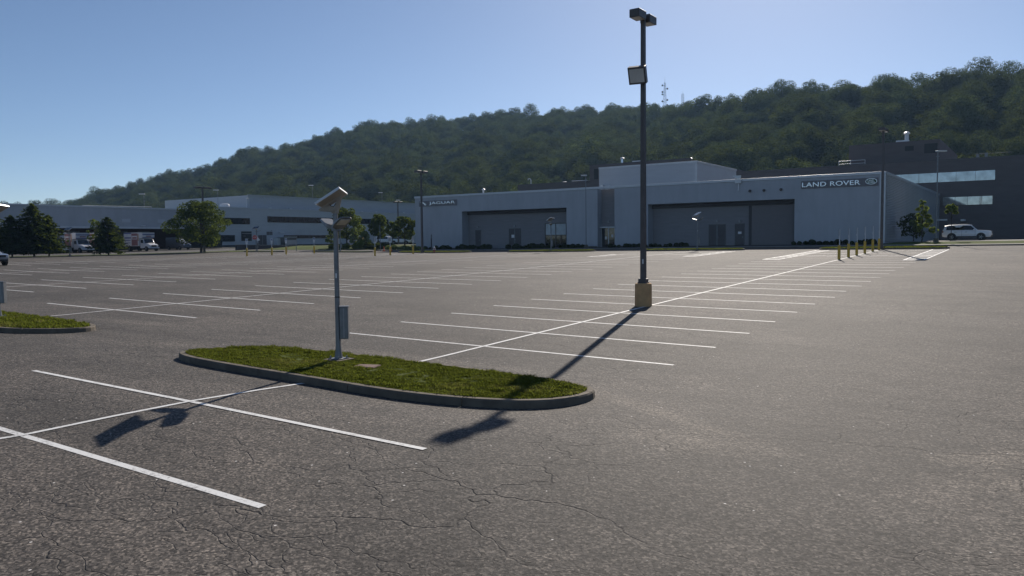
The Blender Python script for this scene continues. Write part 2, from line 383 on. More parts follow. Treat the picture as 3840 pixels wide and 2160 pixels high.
# front row, lines laid by hand
strip(st, [(-17.9,5.45),(-12.78,5.5),(-7.22,5.57)], .11, .009); strip(st, [(-18.17,8.12),(-12.61,8.21),(-7.1,8.24)], .105, .009)
strip(cl, [(-12.9,2.8),(-12.84,5.22),(-12.75,5.52),(-12.58,8.21),(-12.35,10.84)], .10, .014)
strip(st, [(-40.2,5.9),(-25.,5.95)], .11, .009)
tag(st.build('parking_lines', M['paint'], fixn=False), 'white painted stall lines across the asphalt', 'parking lines', kind='structure')
tag(cl.build('row_lines', M['paint'], fixn=False), 'long white painted lines down the middle of each parking row', 'parking lines', kind='structure')
ld = MB()
for (x0, w, ya, yb) in ((-17.95, 1.15, 61.2, 78.6), (-8.05, 1.25, 60.9, 78.6), (-26.6, 1.1, 66.4, 77.5), (-36.1, 1.1, 66., 72.)):
    strip(ld, [(x0, ya), (x0, yb)], .14, .013); strip(ld, [(x0+w, ya), (x0+w, yb)], .14, .013)
    y = ya+.3
    while y < yb-.3:
        strip(ld, [(x0+.1, y), (x0+w-.1, y)], .55, .018); y += 2.0
tag(ld.build('crosswalk_markings', M['paint'], fixn=False), 'white ladder striped walkways beside the accessible bays', 'crosswalk', kind='structure')

# kerbs
def kerb(name, pts, label, closed=False, w=.16, h=.15, m=None):
    mb = MB(); n = len(pts)
    rings = []
    for i, q in enumerate(pts):
        a = pts[(i-1) % n] if (closed or i > 0) else q; b = pts[(i+1) % n] if (closed or i < n-1) else q
        d = Vector((b[0]-a[0], b[1]-a[1])).normalized(); nx, ny = -d.y, d.x     # n points inwards for ccw
        z = gz(q[0], q[1])
        prof = [(0, -.06), (.018, h-.03), (.04, h), (w, h), (w, -.06)]
        rings.append([(q[0]+nx*u, q[1]+ny*u, z+v) for u, v in prof])
    if closed: rings.append(rings[0])
    seg = 9 if closed else 3
    for a in range(0, len(rings)-1, seg):
        ch = rings[a:a+seg+1]
        if len(ch) < 2: continue
        P = [Vector(q) for q in ch[-2]]; Q = [Vector(q) for q in ch[-1]]
        f = .018/max(.05, (Q[1]-P[1]).length); ch = ch[:-1]+[[tuple(q.lerp(p, f)) for p, q in zip(P, Q)]]
        mb.loft(ch, True, True)
    o = mb.build(name, m or M['kerb'])
    return tag(o, label, 'kerb', kind='structure')
def resample(pts, step, closed=True):
    P = [Vector(p) for p in pts]
    if closed: P.append(P[0])
    out = []
    for a, b in zip(P[:-1], P[1:]):
        n = max(1, round((b-a).length/step)); out += [tuple(a+(b-a)*i/n) for i in range(n)]
    if not closed: out.append(tuple(P[-1]))
    return out
def smooth_ring(pts, it=2):   # Chaikin
    for _ in range(it):
        q = []
        for a, b in zip(pts, pts[1:]+pts[:1]):
            q += [(a[0]*.75+b[0]*.25, a[1]*.75+b[1]*.25), (a[0]*.25+b[0]*.75, a[1]*.25+b[1]*.75)]
        pts = q
    return pts
def inset(pts, d):
    n = len(pts); out = []
    for i, q in enumerate(pts):
        a = pts[(i-1) % n]; b = pts[(i+1) % n]; t = Vector((b[0]-a[0], b[1]-a[1])).normalized()
        out.append((q[0]-t.y*d, q[1]+t.x*d))
    return out
def inside(pts, x, y):
    c = False; n = len(pts); j = n-1
    for i in range(n):
        if (pts[i][1] > y) != (pts[j][1] > y) and x < (pts[j][0]-pts[i][0])*(y-pts[i][1])/(pts[j][1]-pts[i][1])+pts[i][0]: c = not c
        j = i
    return c
def bladed(name, poly, n, hgt, label, top=.13, wid=.009, holes=()):
    xs = [p[0] for p in poly]; ys = [p[1] for p in poly]; rnd = random.Random(len(poly)*7+n)
    V = []; F = []; k = 0
    from mathutils import noise as mn
    fn = lambda x, y: min(1, max(0, .5+.75*mn.noise((x*3.6, y*4.6, 0))+.45*mn.noise((x*.9, y*1.1, 3))))
    while k < n:
        x = rnd.uniform(min(xs), max(xs)); y = rnd.uniform(min(ys), max(ys))
        if not inside(poly, x, y) or any(hx0 < x < hx1 and hy0 < y < hy1 for hx0, hx1, hy0, hy1 in holes): continue
        k += 1
        cl = fn(x, y); h = hgt*(.22+1.0*cl)*rnd.uniform(.6, 1.3); a = rnd.uniform(0, 2*math.pi); l = rnd.uniform(.3, 1.4)*h
        z = gz(x, y)+top; dx, dy = math.cos(a), math.sin(a); w = wid*rnd.uniform(.7, 1.4)
        b = len(V)
        V += [(x-dy*w, y+dx*w, z), (x+dy*w, y-dx*w, z), (x+dx*l*.4+dy*w*.7, y+dy*l*.4-dx*w*.7, z+h*.65), (x+dx*l*.4-dy*w*.7, y+dy*l*.4+dx*w*.7, z+h*.65), (x+dx*l, y+dy*l, z+h)]
        F += [(b, b+1, b+2, b+3), (b+3, b+2, b+4)]
    me = bpy.data.meshes.new(name); me.from_pydata(V, [], F); me.materials.append(M['blade'])
    o = bpy.data.objects.new(name, me); COL.objects.link(o)
    return tag(o, label, 'grass', kind='stuff')
def fill(name, poly, dz, m, label, cat):
    cx = sum(p[0] for p in poly)/len(poly); cy = sum(p[1] for p in poly)/len(poly)
    mb = MB(); R0 = [(p[0], p[1], gz(*p)+dz) for p in poly]; R1 = [(cx+(p[0]-cx)*.55, cy+(p[1]-cy)*.55, 0) for p in poly]
    R1 = [(p[0], p[1], gz(p[0], p[1])+dz+.03) for p in R1]
    mb.loft([R0, R1], True, False); n = len(poly); mb.f.append(list(range(n, 2*n))); mb.mi.append(0)
    o = mb.build(name, m); return tag(o, label, cat, kind='structure')
def stadium(x0, x1, y0, y1, n=10):
    r = (y1-y0)/2; cy = (y0+y1)/2; out = []
    for i in range(n+1): t = -math.pi/2+math.pi*i/n; out.append((x1-r+r*math.cos(t), cy+r*math.sin(t)))
    for i in range(n+1): t = math.pi/2+math.pi*i/n; out.append((x0+r+r*math.cos(t), cy+r*math.sin(t)))
    return out
ISL = smooth_ring([(-17.2,10.85),(-15.2,10.66),(-12.2,10.62),(-9.9,10.52),(-8.2,10.85),(-7.1,11.5),(-6.75,12.75),(-7.3,13.5),(-9.1,13.66),(-11.7,13.73),(-14.4,13.72),(-16.7,13.5),(-17.6,12.5),(-17.8,11.5)], 2)
ISL = resample(ISL, .3)
kerb('kerb', ISL, 'concrete kerb round the long grass island with the solar lamp', True)
inn = inset(ISL, .17)
fill('island_soil', inn, .12, M['lawn'], 'mown turf bed of the long grass island', 'turf')
HOLE = [(-13.86,-13.24,12.42,13.0), (-12.56,-12.04,12.12,12.55)]
bladed('island_grass', inset(ISL, .18), 105000, .07, 'lit green tufted grass on the long island with the solar lamp', holes=HOLE)
ISL2 = resample(smooth_ring([(-37.5,11.0),(-33,10.8),(-29,10.75),(-26.2,10.8),(-24.9,11.9),(-24.7,12.8),(-25.4,13.4),(-27.3,13.6),(-30,13.7),(-34,13.7),(-37.5,13.5),(-38.3,12.3)], 2), .4)
kerb('kerb', ISL2, 'concrete kerb round the grass island at the left edge of the photo', True)
fill('island_soil', inset(ISL2, .17), .12, M['lawn'], 'mown turf bed of the left grass island', 'turf')
bladed('island_grass', inset(ISL2, .2), 30000, .10, 'dark green grass on the rounded end of the left island', wid=.016)
names = ['opposite the two yellow guarded bays', 'under the far solar lamp nearer the roller door', 'under the far solar lamp nearer the tall windows', 'under the dark twin light pole by the yellow posts']
for (a, b), nm in zip([(-73.6,-61.4),(-55.3,-43.2),(-37.0,-25.6),(-18.2,-6.9)], ['at the foot of the dark pole by the showroom corner', 'in front of the showroom doors and windows', 'in front of the recessed double door', 'behind the row of six yellow posts']):
    pl = resample(stadium(a, b, 79.75, 81.9), .8)
    kerb('kerb', pl, 'concrete kerb round the grass island '+nm, True)
    fill('island_soil', inset(pl, .16), .12, M['lawn'], 'turf bed of the grass island '+nm, 'turf')
    bladed('island_grass', inset(pl, .2), 7000, .12, 'short sunlit grass on the island '+nm, wid=.03)
for (a, b), nm in zip([(-91.6,-79.6),(-108,-99)], ['left of the grey solar lamp foreground pole', 'at the far left corner by the sign board']):
    pl = resample(stadium(a, b, 80.5, 82.6), .8)
    kerb('kerb', pl, 'concrete kerb round the far grass island '+nm, True)
    fill('island_soil', inset(pl, .16), .12, M['lawn'], 'turf bed of the far grass island '+nm, 'turf')
kerb('kerb', resample([(-109,-30),(-109,79)], 2, False)[::-1][::-1], 'long concrete kerb along the far left edge of the car park', False, .16, .13)
kerb('kerb', resample([(-84,86.6),(60,86.6)], 2, False), 'long concrete kerb along the far side of the road by the showroom', False, .16, .14)
kerb('kerb', resample([(-84.15,86.8),(-84.15,97.4)], 2, False), 'short kerb beside the showroom corner', False, .12, .12)
# ------------------------------------------------------------------ lettering
def text_mesh(s, size, sx=1.0, extrude=.02, bevel=0.0, spacing=1.0):
    cu = bpy.data.curves.new('t', 'FONT'); cu.body = s; cu.size = size; cu.extrude = extrude; cu.bevel_depth = bevel; cu.bevel_resolution = 1
    cu.space_character = spacing; cu.align_x = 'LEFT'
    ob = bpy.data.objects.new('t', cu); COL.objects.link(ob)
    dg = bpy.context.evaluated_depsgraph_get(); me = bpy.data.meshes.new_from_object(ob.evaluated_get(dg))
    bpy.data.objects.remove(ob)
    co = np.zeros(len(me.vertices)*3); me.vertices.foreach_get('co', co); co = co.reshape(-1, 3)
    co[:, 0] -= co[:, 0].min(); co[:, 1] -= co[:, 1].min(); co[:, 0] *= sx
    return me, co
def place_text(name, s, m, parent, origin, u, v, w, width, height, depth=.04, bevel=0.0, spacing=1.0):
    me, co = text_mesh(s, 1.0, 1.0, .1, bevel, spacing)
    co[:, 0] *= width/co[:, 0].max(); co[:, 1] *= height/co[:, 1].max(); co[:, 2] *= depth/max(1e-6, co[:, 2].max())
    u, v, w, o = np.array(u), np.array(v), np.array(w), np.array(origin)
    P = o+co[:, :1]*u+co[:, 1:2]*v+co[:, 2:3]*w
    me.vertices.foreach_set('co', P.astype(np.float32).ravel()); me.name = name; me.materials.clear(); me.materials.append(m); me.update()
    ob = bpy.data.objects.new(name, me); COL.objects.link(ob); ob.parent = parent
    return ob

# ------------------------------------------------------------------ tall light pole in the lot
def light_pole(label, x, y, top, hw=.10, concrete=True, flood=False, z0=None, group=None, head=(.20,.30,.15)):
    zb = gz(x, y) if z0 is None else z0
    t = thing('light_pole', label, 'light pole', (x, y, zb), 0, group)
    H = top-zb; zc = 0
    if concrete:
        zc = .885
        MB().lathe([(.315,-.25),(.325,.01),(.32,.8),(.31,.86),(.28,zc)], n=32).build('concrete_base', M['oldpaint'], t, True)
        MB().box(-.17,-.17,zc,.17,.17,zc+.05).box(-.15,-.15,zc+.0501,.15,.15,zc+.17).build('base_cover', M['bronze'], t, bevel=.012)
    else:
        MB().box(-.2,-.2,.0,.2,.2,.06).box(-.15,-.15,.06,.15,.15,.25).build('base_cover', M['bronze'], t)
    pm = MB(); n = 4
    for (za, ra), (zb_, rb) in zip([(zc+.02, hw)], [(H-.02, hw*.8)]): pm.loft([[(sx*ra, sy*ra, za) for sx, sy in ((-1,-1),(1,-1),(1,1),(-1,1))], [(sx*rb, sy*rb, zb_) for sx, sy in ((-1,-1),(1,-1),(1,1),(-1,1))]])
    pm.build('pole', M['bronze'], t, bevel=.015)
    a, b, c = head
    for s in (-1, 1):
        cy = s*(b+hw+.07); zt = H+.02
        hb = MB(); hb.loft([[(sx*a, cy+sy*b, zt-2*c) for sx, sy in ((-1,-1),(1,-1),(1,1),(-1,1))], [(sx*a, cy+sy*b, zt-.02) for sx, sy in ((-1,-1),(1,-1),(1,1),(-1,1))], [(sx*(a-.02), cy+sy*(b-.02), zt) for sx, sy in ((-1,-1),(1,-1),(1,1),(-1,1))]])
        hb.box(-.05, s*hw*.7, zt-c*1.3, .05, s*(hw+.09), zt-c*.7)
        ho = hb.build('luminaire', M['bronze'], t)
        MB().box(-a*.84, cy-b*.84, zt-2*c-.012, a*.84, cy+b*.84, zt-2*c+.004).build('lens', M['lens'], ho)
    if flood:
        zf = 9.74-zb; th = R(24); nrm = Vector((.16, -math.cos(th), -math.sin(th))).normalized()
        ex = nrm.cross(Vector((0,0,1))).normalized(); ez = ex.cross(nrm).normalized()
        c0 = Vector((-.06,-.36,zf)); fm = MB()
        fm.obox(c0, ex*.33, nrm*.13, ez*.32); fm.obox(c0-nrm*.15, ex*.2, nrm*.05, ez*.2)
        fo = fm.build('floodlight', M['bronze'], t, bevel=.015)
        MB().obox(c0+nrm*.13, ex*.27, nrm*.008, ez*.25).build('lens', M['lens'], fo)
        MB().box(-.03,-.24,zf-.06,.03,-.08,zf+.06).box(-.12,-.14,zf-.03,.12,-.09,zf+.03).build('bracket', M['bronze'], fo)
        MB().box(.0,-.002-hw*.97,1.62-.0,.05,-hw*.97+.01,1.80).build('sticker', M['signwhite'], t)
    return t
light_pole('tall dark square light pole with a floodlight, on a faded ochre concrete base', -12.57, 27.44, 12.05, .096, True, True)
light_pole('thin dark twin headed light pole at the left corner of the grey showroom', -67.6, 78.6, 12.95, .12, False, z0=gz(-67.6, 78.6)+.1, head=(.3,.42,.14))
light_pole('thin dark twin headed light pole beside the last yellow sign post', -12.45, 79.95, 13.68, .12, False, z0=gz(-12.4, 79.95)+.1, head=(.3,.42,.12))
light_pole('dark light pole rising out of the big spreading tree on the left', -113.5, 77.6, 13.0, .14, False, head=(.35,.6,.14))
light_pole('thin dark light pole standing before the white office windows', -110.5, 121., 12.1, .13, False, head=(.28,.5,.12))

def single_lamp(label, x, y, z0, top, w=.08, name='street_lamp', arm=.6, m='silver', direction=(-1,0)):
    t = thing(name, label, 'street lamp', (x, y, z0))
    H = top-z0
    MB().cyl((0,0,0),(0,0,.45),.28,.24,12).build('concrete_base', M['kerb'], t, True)
    MB().cyl((0,0,.4),(0,0,H-.05),w,w*.75,8).build('pole', M[m], t, True)
    d = Vector((*direction, 0)); s = Vector((-d.y, d.x, 0))
    MB().cyl((0,0,H-.6),(0,0,H-.52),w*2.2,w*2.2,8).build('collar', M[m], t); MB().obox(d*.12+Vector((0,0,H-.1)), d*.2, s*.03, Vector((0,0,.03))).build('arm', M[m], t)
    MB().obox(d*(arm*.5)+Vector((0,0,H)), d*(arm*.75), s*.2, Vector((0,0,.06))).build('lamp_head', M['white'], t, bevel=.02)
    return t
single_lamp('grey single headed lamp post on a concrete footing left of the parked white car', -9.45, 95., gz(-9.45, 95)+.1, 12.75, direction=(.83,.56), arm=.7)
single_lamp('slim grey lamp post close against the showroom wall by its entrance', -50.0, 91.2, gz(-50, 91)+.1, 12.2, .06, direction=(-.83,-.56), arm=.5)
for x, y, z0, top, lb in [(-158,112.,10.,16.2,'pale lamp post behind the warehouse roof just right of the big spreading tree'),(-162,144.,10.,19.2,'pale lamp post behind the white office roof above the small solar panel'),(-158,94.,9.,14.5,'pale lamp post behind the middle of the warehouse roof'),
        (-160,168.5,10.,18.3,'pale lamp post behind the right end of the white office roof'),(-160,176.,10.,16.4,'second pale lamp post behind the white office roof beside the showroom corner')]:
    single_lamp(lb, x, y, z0, top, .05, direction=(-.83,-.56), arm=.8)

# ------------------------------------------------------------------ solar lamp posts
def solar_lamp(label, x, y, zb, boxside=1, group=None):
    t = thing('solar_lamp', label, 'solar lamp', (x, y, zb), 0, group)
    MB().box(-.27,-.26,-.1,.27,.26,.035).build('concrete_pad', M['kerb'], t, bevel=.01)
    bp = MB().box(-.17,-.17,.035,.17,.17,.055)
    for sx in (-1,1):
        for sy in (-1,1): bp.cyl((sx*.13,sy*.13,.05),(sx*.13,sy*.13,.11),.02,.02,6)
    bp.build('base_plate', M['silver'], t)
    pr = MB(); n = 16
    def ring(r, z, rot=.35):
        out = []
        for i in range(n):
            a = 2*math.pi*i/n; q = max(abs(math.cos(a)), abs(math.sin(a))); rr = r*min(1.0/q, 1.18)
            ca, sa = math.cos(a)*rr, math.sin(a)*rr; out.append((ca*math.cos(rot)-sa*math.sin(rot), ca*math.sin(rot)+sa*math.cos(rot), z))
        return out
    pr.loft([ring(.088,.055), ring(.076,.12), ring(.055,.34), ring(.052,1.0), ring(.049,3.5)]); pr.build('pole', M['silver'], t, True)
    MB().loft([ring(.0565,1.47), ring(.0565,1.495)]).build('collar', M['black'], t)
    bx = Vector((.80*boxside,.58*boxside,0)); by = Vector((-.58,.80,0))
    bo = MB().obox(bx*.155+Vector((0,0,.88)), bx*.10, by*.095, Vector((0,0,.375))).build('control_box', M['silver'], t, bevel=.012)
    MB().obox(bx*.155+Vector((0,0,1.263)), bx*.11, by*.105, Vector((0,0,.008))).build('lid', M['silver'], bo)
    MB().obox(bx*.155-by*.097+Vector((0,0,.88)), bx*.012, by*.003, Vector((0,0,.34))).build('seam', M['signback'], bo)
    MB().obox(Vector((.036,-.052,1.98)), Vector((.018,.0066,0)), Vector((-.002,.004,0)), Vector((0,0,.055))).build('sticker', M['signwhite'], t)
    # fork and panel
    e1 = Vector((.47,.38,.39)); e2 = Vector((-.72,.96,-.07)); c = Vector((-.08,-.03,3.77))
    e1n = e1.normalized(); e2n = e2.normalized(); nn = e1n.cross(e2n).normalized()
    if nn.z < 0: nn = -nn
    po = MB().obox(c, e1*.455, e2*.455, nn*.026).build('solar_panel', M['cap'], t)
    MB().obox(c+nn*.028, e1*.435, e2*.44, nn*.004).build('cells', M['cell'], po)
    MB().obox(c-nn*.029, e1*.43, e2*.43, nn*.003).build('back_sheet', M['panelback'], po)
    fk = MB(); v = Vector((0,0,1)); un = Vector((e1.x, e1.y, 0)).normalized()
    for s in (-1, 1):
        o = Vector((0,0,3.46))+e2n*(.065*s)
        fk.prism([(-.35,.02),(-.09,0),(.07,0),(.0,.10),(-.17,.13),(-.37,.045)], o, un, v, e2n*.012)
        fk.prism([(.07,0),(.16,.385),(-.37,.045),(-.17,.13),(.06,.27),(.0,.10)], o, un, v, e2n*.012)
    fk.box(-.06,-.06,3.42,.06,.06,3.50)
    fk.build('panel_fork', M['panelback'], t)
    MB().tube([(-.15,-.03,3.64),(-.09,-.03,3.58),(-.02,-.02,3.58),(.03,.0,3.66)], .009).build('cable', M['black'], t)
    for s in (-1, 1):
        d = Vector((.93*s,-.37*s,.0)); sd = Vector((-d.y, d.x, 0)); up = Vector((0,0,1)); tl = R(20)
        ax = d*math.cos(tl)+up*math.sin(tl); nm = up*math.cos(tl)-d*math.sin(tl)
        b0 = Vector((0,0,3.10))+d*.07
        hd = MB(); rings = []
        for q, w, th in ((0,.06,.05),(.12,.15,.05),(.25,.17,.035),(.56,.15,.02),(.62,.10,.012)):
            p = b0+ax*q; rings.append([p+sd*w-nm*th, p+sd*w*.9+nm*th, p-sd*w*.9+nm*th, p-sd*w-nm*th])
        hd.loft(rings); ho = hd.build('lamp_head', M['silver'], t, bevel=.006)
        MB().obox(b0+ax*.40-nm*.035, ax*.16, sd*.11, nm*.006).build('lens', M['lens'], ho)
    MB().box(-.068,-.068,3.02,.068,.068,3.16).build('lamp_bracket', M['silver'], t)
    return t
sl = solar_lamp('grey solar lamp post with twin lamp heads and control box on the near grass island', -13.55, 12.71, gz(-13.55, 12.71)+.14)
dup(sl, (-30.2, 12.45, gz(-30.2, 12.45)+.14), 0, 'solar lamp post cut by the left photo edge, only its grey box showing')
dup(sl, (-30.7, 80.8, gz(-30.7, 80.8)+.14), R(8), 'far solar lamp post in front of the recessed double doors', scale=(1.0,1.0,1.0))
dup(sl, (-49.1, 80.8, gz(-49.1, 80.8)+.14), R(-35), 'far solar lamp post in front of the tall showroom windows', scale=(1.,1.,1.))
dup(sl, (-105.0, 81.4, gz(-105, 81.4)+.14), R(70), 'far solar lamp post beside the stop sign', scale=(1,1,1))
dup(sl, (-112.3, 55.6, gz(-112.3, 55.6)+.06), R(70), 'far solar lamp post in front of the leftmost white box truck')
dup(sl, (-86., 81.5, gz(-86, 81.5)+.14), R(20), 'far solar lamp post half hidden behind the near solar lamp post')

# utility cover on the island
t = MB(); z = gz(-12.3, 12.34)+.15
t.box(-.27,-.21,-.06,.27,.21,.02); t.box(-.25,-.19,.02,.25,.19,.028)
o = t.build('utility_cover', M['cover'], bevel=.006); o.location = (-12.3,12.34,z); o.rotation_euler = (0,0,.35)
tag(o, 'rusty brown rectangular utility cover sunk in the near grass island', 'cover')

# ------------------------------------------------------------------ accessible bay posts
def bay_post(x, y, label, face, group):
    z = gz(x, y); t = thing('sign_post', label, 'sign post', (x, y, z), face, group)
    MB().lathe([(.10,-.1),(.105,.02),(.105,.98),(.09,1.04),(.05,1.075)], n=16).build('yellow_sleeve', M['yellow'], t, True)
    MB().box(-.055,-.03,1.05,.0035,.03,2.25).build('post', M['cap'], t)
    s1 = MB().box(.004,-.155,1.78,.008,.155,2.25).build('sign', M['signback'], t)
    MB().box(.0082,-.155,1.78,.0084,.155,2.25).build('sign_face', M['signwhite'], s1)
    MB().box(.0085,-.11,1.95,.011,.11,2.20).build('blue_field', M['signblue'], s1)
    w = MB()
    w.lathe([(.03,.0),(.03,.003)], (0,0,0), 10)
    w.v = [(.0115+q[2], q[0]+.02, q[1]+2.17) for q in w.v]
    for a in range(10):
        t0, t1 = R(150+a*24), R(150+(a+1)*24)
        w.obox((.0125, .005+.055*math.cos((t0+t1)/2), 2.02+.055*math.sin((t0+t1)/2)), (.001,0,0), (0,.012*abs(math.sin((t0+t1)/2))+.006,0), (0,0,.012*abs(math.cos((t0+t1)/2))+.006))
    w.box(.0115,.0,2.04,.0135,.02,2.15).box(.0115,-.06,2.04,.0135,.02,2.06).box(.0115,-.075,1.97,.0135,-.055,2.06)
    w.build('wheelchair_symbol', M['signwhite'], s1)
    s2 = MB().box(.004,-.12,1.55,.008,.12,1.75).build('plaque', M['signwhite'], t)
    return t
ordn = ['nearest', 'second', 'third', 'fourth', 'fifth', 'last']
for i, y in enumerate((61.3, 64.7, 67.9, 71.4, 75.1, 78.3)):
    bay_post(-12.4, y, '%s yellow sleeved sign post of the row on the right, counted from the camera' % ordn[i], R(180), 'yellow sleeved sign posts beside the accessible bays')
for x, y, lb in [(-67.45,69.6,'yellow sleeved sign post left of its pair, right of the full dark tree'),(-67.45,72.3,'yellow sleeved sign post right of its pair, in front of the two traffic cones'),(-67.45,76.6,'faded yellow sleeved sign post closest to the showroom corner'),
        (-85.8,64.9,'yellow sleeved sign post in front of the two legged sign board'),(-85.8,68.9,'yellow sleeved sign post in front of the grey double door of the white office'),(-85.8,71.3,'yellow sleeved sign post before the dark shed at the white office'),(-85.8,76.3,'yellow sleeved sign post just left of the near solar lamp post')]:
    bay_post(x, y, lb, R(-20) if x < -80 else R(152), 'yellow sleeved sign posts beside the accessible bays')

# stop sign, sign board, cones, hydrant, small things
def octagon(r): return [(r*math.cos(R(22.5+45*i)), r*math.sin(R(22.5+45*i))) for i in range(8)]
x, y = -103.2, 79.8; z = gz(x, y)
t = thing('stop_sign', 'red stop sign with a white triangular sign beside it on a grey post', 'road sign', (x, y, z), R(-38))
MB().cyl((-.04,0,0),(-.04,0,2.75),.035,.035,8).build('post', M['silver'], t)
so = MB().prism(octagon(.40), (.0,-.14,2.35), (0,1,0), (0,0,1), (.012,0,0)).build('sign_face', M['red'], t)
MB().prism(octagon(.385), (.0125,-.14,2.35), (0,1,0), (0,0,1), (.001,0,0)).build('sign_border', M['signwhite'], so)
MB().prism(octagon(.36), (.014,-.14,2.35), (0,1,0), (0,0,1), (.001,0,0)).build('sign_panel', M['red'], so)
place_text('lettering', 'STOP', M['signwhite'], so, (.016,-.38,2.24), (0,1,0), (0,0,1), (1,0,0), .48, .22, .002)
MB().prism([(0,.55),(.55,-.18),(.08,-.38)], (-.09,.12,2.1), (0,1,0), (0,0,1), (.012,0,0)).build('triangle_sign', M['signwhite'], t)
x, y = -99.5, 83.8; z = gz(x, y)
t = thing('sign_board', 'grey blank sign board on two legs at the far left corner', 'sign board', (x, y, z), R(-38))
for s in (-1, 1): MB().cyl((0,s*.72,0),(0,s*.72,1.85),.05,.05,8).build('leg', M['silver'], t)
MB().box(.05,-.85,1.1,.11,.85,1.85).build('board', M['signback'], t)
def cone(x, y, label):
    t = thing('traffic_cone', label, 'traffic cone', (x, y, gz(x, y)+.012), 0)
    MB().box(-.19,-.19,0,.19,.19,.035).build('foot', M['orange'], t)
    MB().lathe([(.145,.035),(.03,.72),(.02,.73)], n=14).build('cone', M['orange'], t, True)
    MB().lathe([(.108,.26),(.082,.40)], n=14).build('band', M['signwhite'], t, True)
cone(-81.2, 85.7, 'orange traffic cone left of its pair beside the low hedge'); cone(-80.1, 86.05, 'orange traffic cone right of its pair beside the low hedge')
def hydrant(x, y):
    t = thing('fire_hydrant', 'small dark red fire hydrant with a pale bonnet at the showroom corner', 'hydrant', (x, y, gz(x, y)+.12), .4)
    MB().lathe([(.17,0),(.17,.05),(.11,.06),(.11,.5),(.15,.52),(.15,.57),(.10,.58)], n=14).build('barrel', M['rock'], t, True)
    MB().lathe([(.14,.57),(.13,.66),(.07,.74),(.03,.76),(.03,.81)], n=14).build('bonnet', M['signwhite'], t, True)
    for d in ((1,0),(-1,0),(0,-1)): MB().cyl((d[0]*.1,d[1]*.1,.42),(d[0]*.2,d[1]*.2,.42),.065,.065,10).build('nozzle', M['signwhite'], t)
hydrant(-66.4, 79.6)
o = MB().box(-.9,-.35,0,.9,.35,.02); 
for i in range(12): o.box(-.85+i*.145,-.3,.02,-.78+i*.145,.3,.03)
o = o.build('drain_grate', M['black']); o.location = (-47.2, 83.3, gz(-47.2, 83.3)+.005); tag(o, 'black drain grate in the road in front of the showroom entrance', 'drain')
o = MB().lathe([(.55,0),(.55,.012),(.5,.018)], n=24).build('manhole_cover', M['black']); o.location = (-50.4, 75.4, gz(-50.4, 75.4)+.004)
tag(o, 'dark round manhole cover in the asphalt before the far islands', 'manhole cover')
t = thing('grey_post', 'thin tall grey post just behind the traffic cones', 'post', (-82.6, 86.4, gz(-82.6, 86.4)+.02))
MB().cyl((0,0,0),(0,0,3.9),.06,.05,8).build('post', M['silver'], t); MB().cyl((0,0,0),(0,0,.08),.16,.16,8).build('base_plate', M['silver'], t)
t = thing('marker_post', 'short dark marker post in the bed by the left end of the showroom', 'post', (-76.1, 90.6, gz(-76.1, 90.6)+.05))
MB().box(-.07,-.07,0,.07,.07,2.3).build('post', M['bronze'], t); MB().box(-.09,-.1,1.7,.09,-.07,2.3).build('plate', M['signback'], t)
# ------------------------------------------------------------------ grey showroom
X0, X1, FY, TOP = -83.07, -14.52, 95.0, 10.92
sh = thing('showroom_building', 'long low grey metal showroom with two recessed entrances and dark name boards', 'showroom', (-48.8, 95.0, 2.6))
def lb(mb, parent):      # shift world coordinates of a builder into the local space of a thing
    ox, oy, oz = parent.location
    mb.v = [(a-ox, b-oy, c-oz) for a, b, c in mb.v]; return mb
def part(mb, name, m, root, parent=None, **k): return lb(mb, root).build(name, m, parent or root, **k)
ZB = 2.0; TW = 10.62
w = MB()
for a, b in ((X0,-73.63),(-55.17,-50.3),(-47.72,-42.86),(-24.22,X1)): w.box(a, FY, ZB, b, FY+2, TW)
w.box(-73.63, FY, 8.27, -55.17, FY+2, TW); w.box(-42.86, FY, 8.27, -24.22, FY+2, TW)
part(w, 'wall', M['siding'], sh)
# seams standing proud of the cladding
sm = MB()
x = X0+4.6
while x < X1-.5:
    solid = not (-73.7 < x < -55.1 or -50.4 < x < -47.6 or -42.95 < x < -24.1)
    if not (-50.4 < x < -47.6): sm.box(x-.012, FY-.006, 3.0 if solid else 8.3, x+.012, FY-.0005, TW-.02)
    x += 4.57
for zz in (4.1, 5.6, 7.1, 9.2):
    for a, b in ((X0+.2,-73.7),(-55.1,-50.4),(-47.6,-42.95),(-24.1,X1-.6)):
        if zz < 9: sm.box(a, FY-.008, zz, b, FY-.0065, zz+.03)
part(sm, 'wall_seams', M['siding'], sh)
w = MB().box(X0-.07, FY-.09, TW, X1+.07, FY+.35, TOP).box(X1-.25, FY+.36, TW, X1+.07, 149.9, TOP).box(X0-.07, FY+.36, TW, X0+.25, 149.9, TOP)
part(w, 'parapet_cap', M['cap'], sh, bevel=.02)
w = MB().box(X1-.55, FY-.035, 2.3, X1+.04, FY-.001, TW-.002).box(X1+.001, FY-.03, 2.3, X1+.04, FY+.5, TW-.002)
part(w, 'corner_trim', M['cap'], sh)
rb = MB()     # ribbed end wall
n = 44; prof = []
for i in range(n):
    z = 2.2+(TW-2.2)*i/n; dz = (TW-2.2)/n
    prof += [(0, z), (.055, z+dz*.25), (.055, z+dz*.6), (0, z+dz*.85)]
prof.append((0, TW-.01))
for (a, b), (c, d) in zip(prof[:-1], prof[1:]):
    rb.add([(X1+a, FY+.52, b), (X1+a, 149.9, b), (X1+c, 149.9, d), (X1+c, FY+.52, d)], [(0,1,2,3)])
part(rb, 'ribbed_side_wall', M['siding'], sh, fixn=False)
part(MB().box(X0, FY+2.01, ZB, X0+.3, 149.9, TW-.01).box(X1-.3, FY+2.01, ZB, X1-.002, 149.9, TW-.01), 'side_wall', M['siding'], sh)
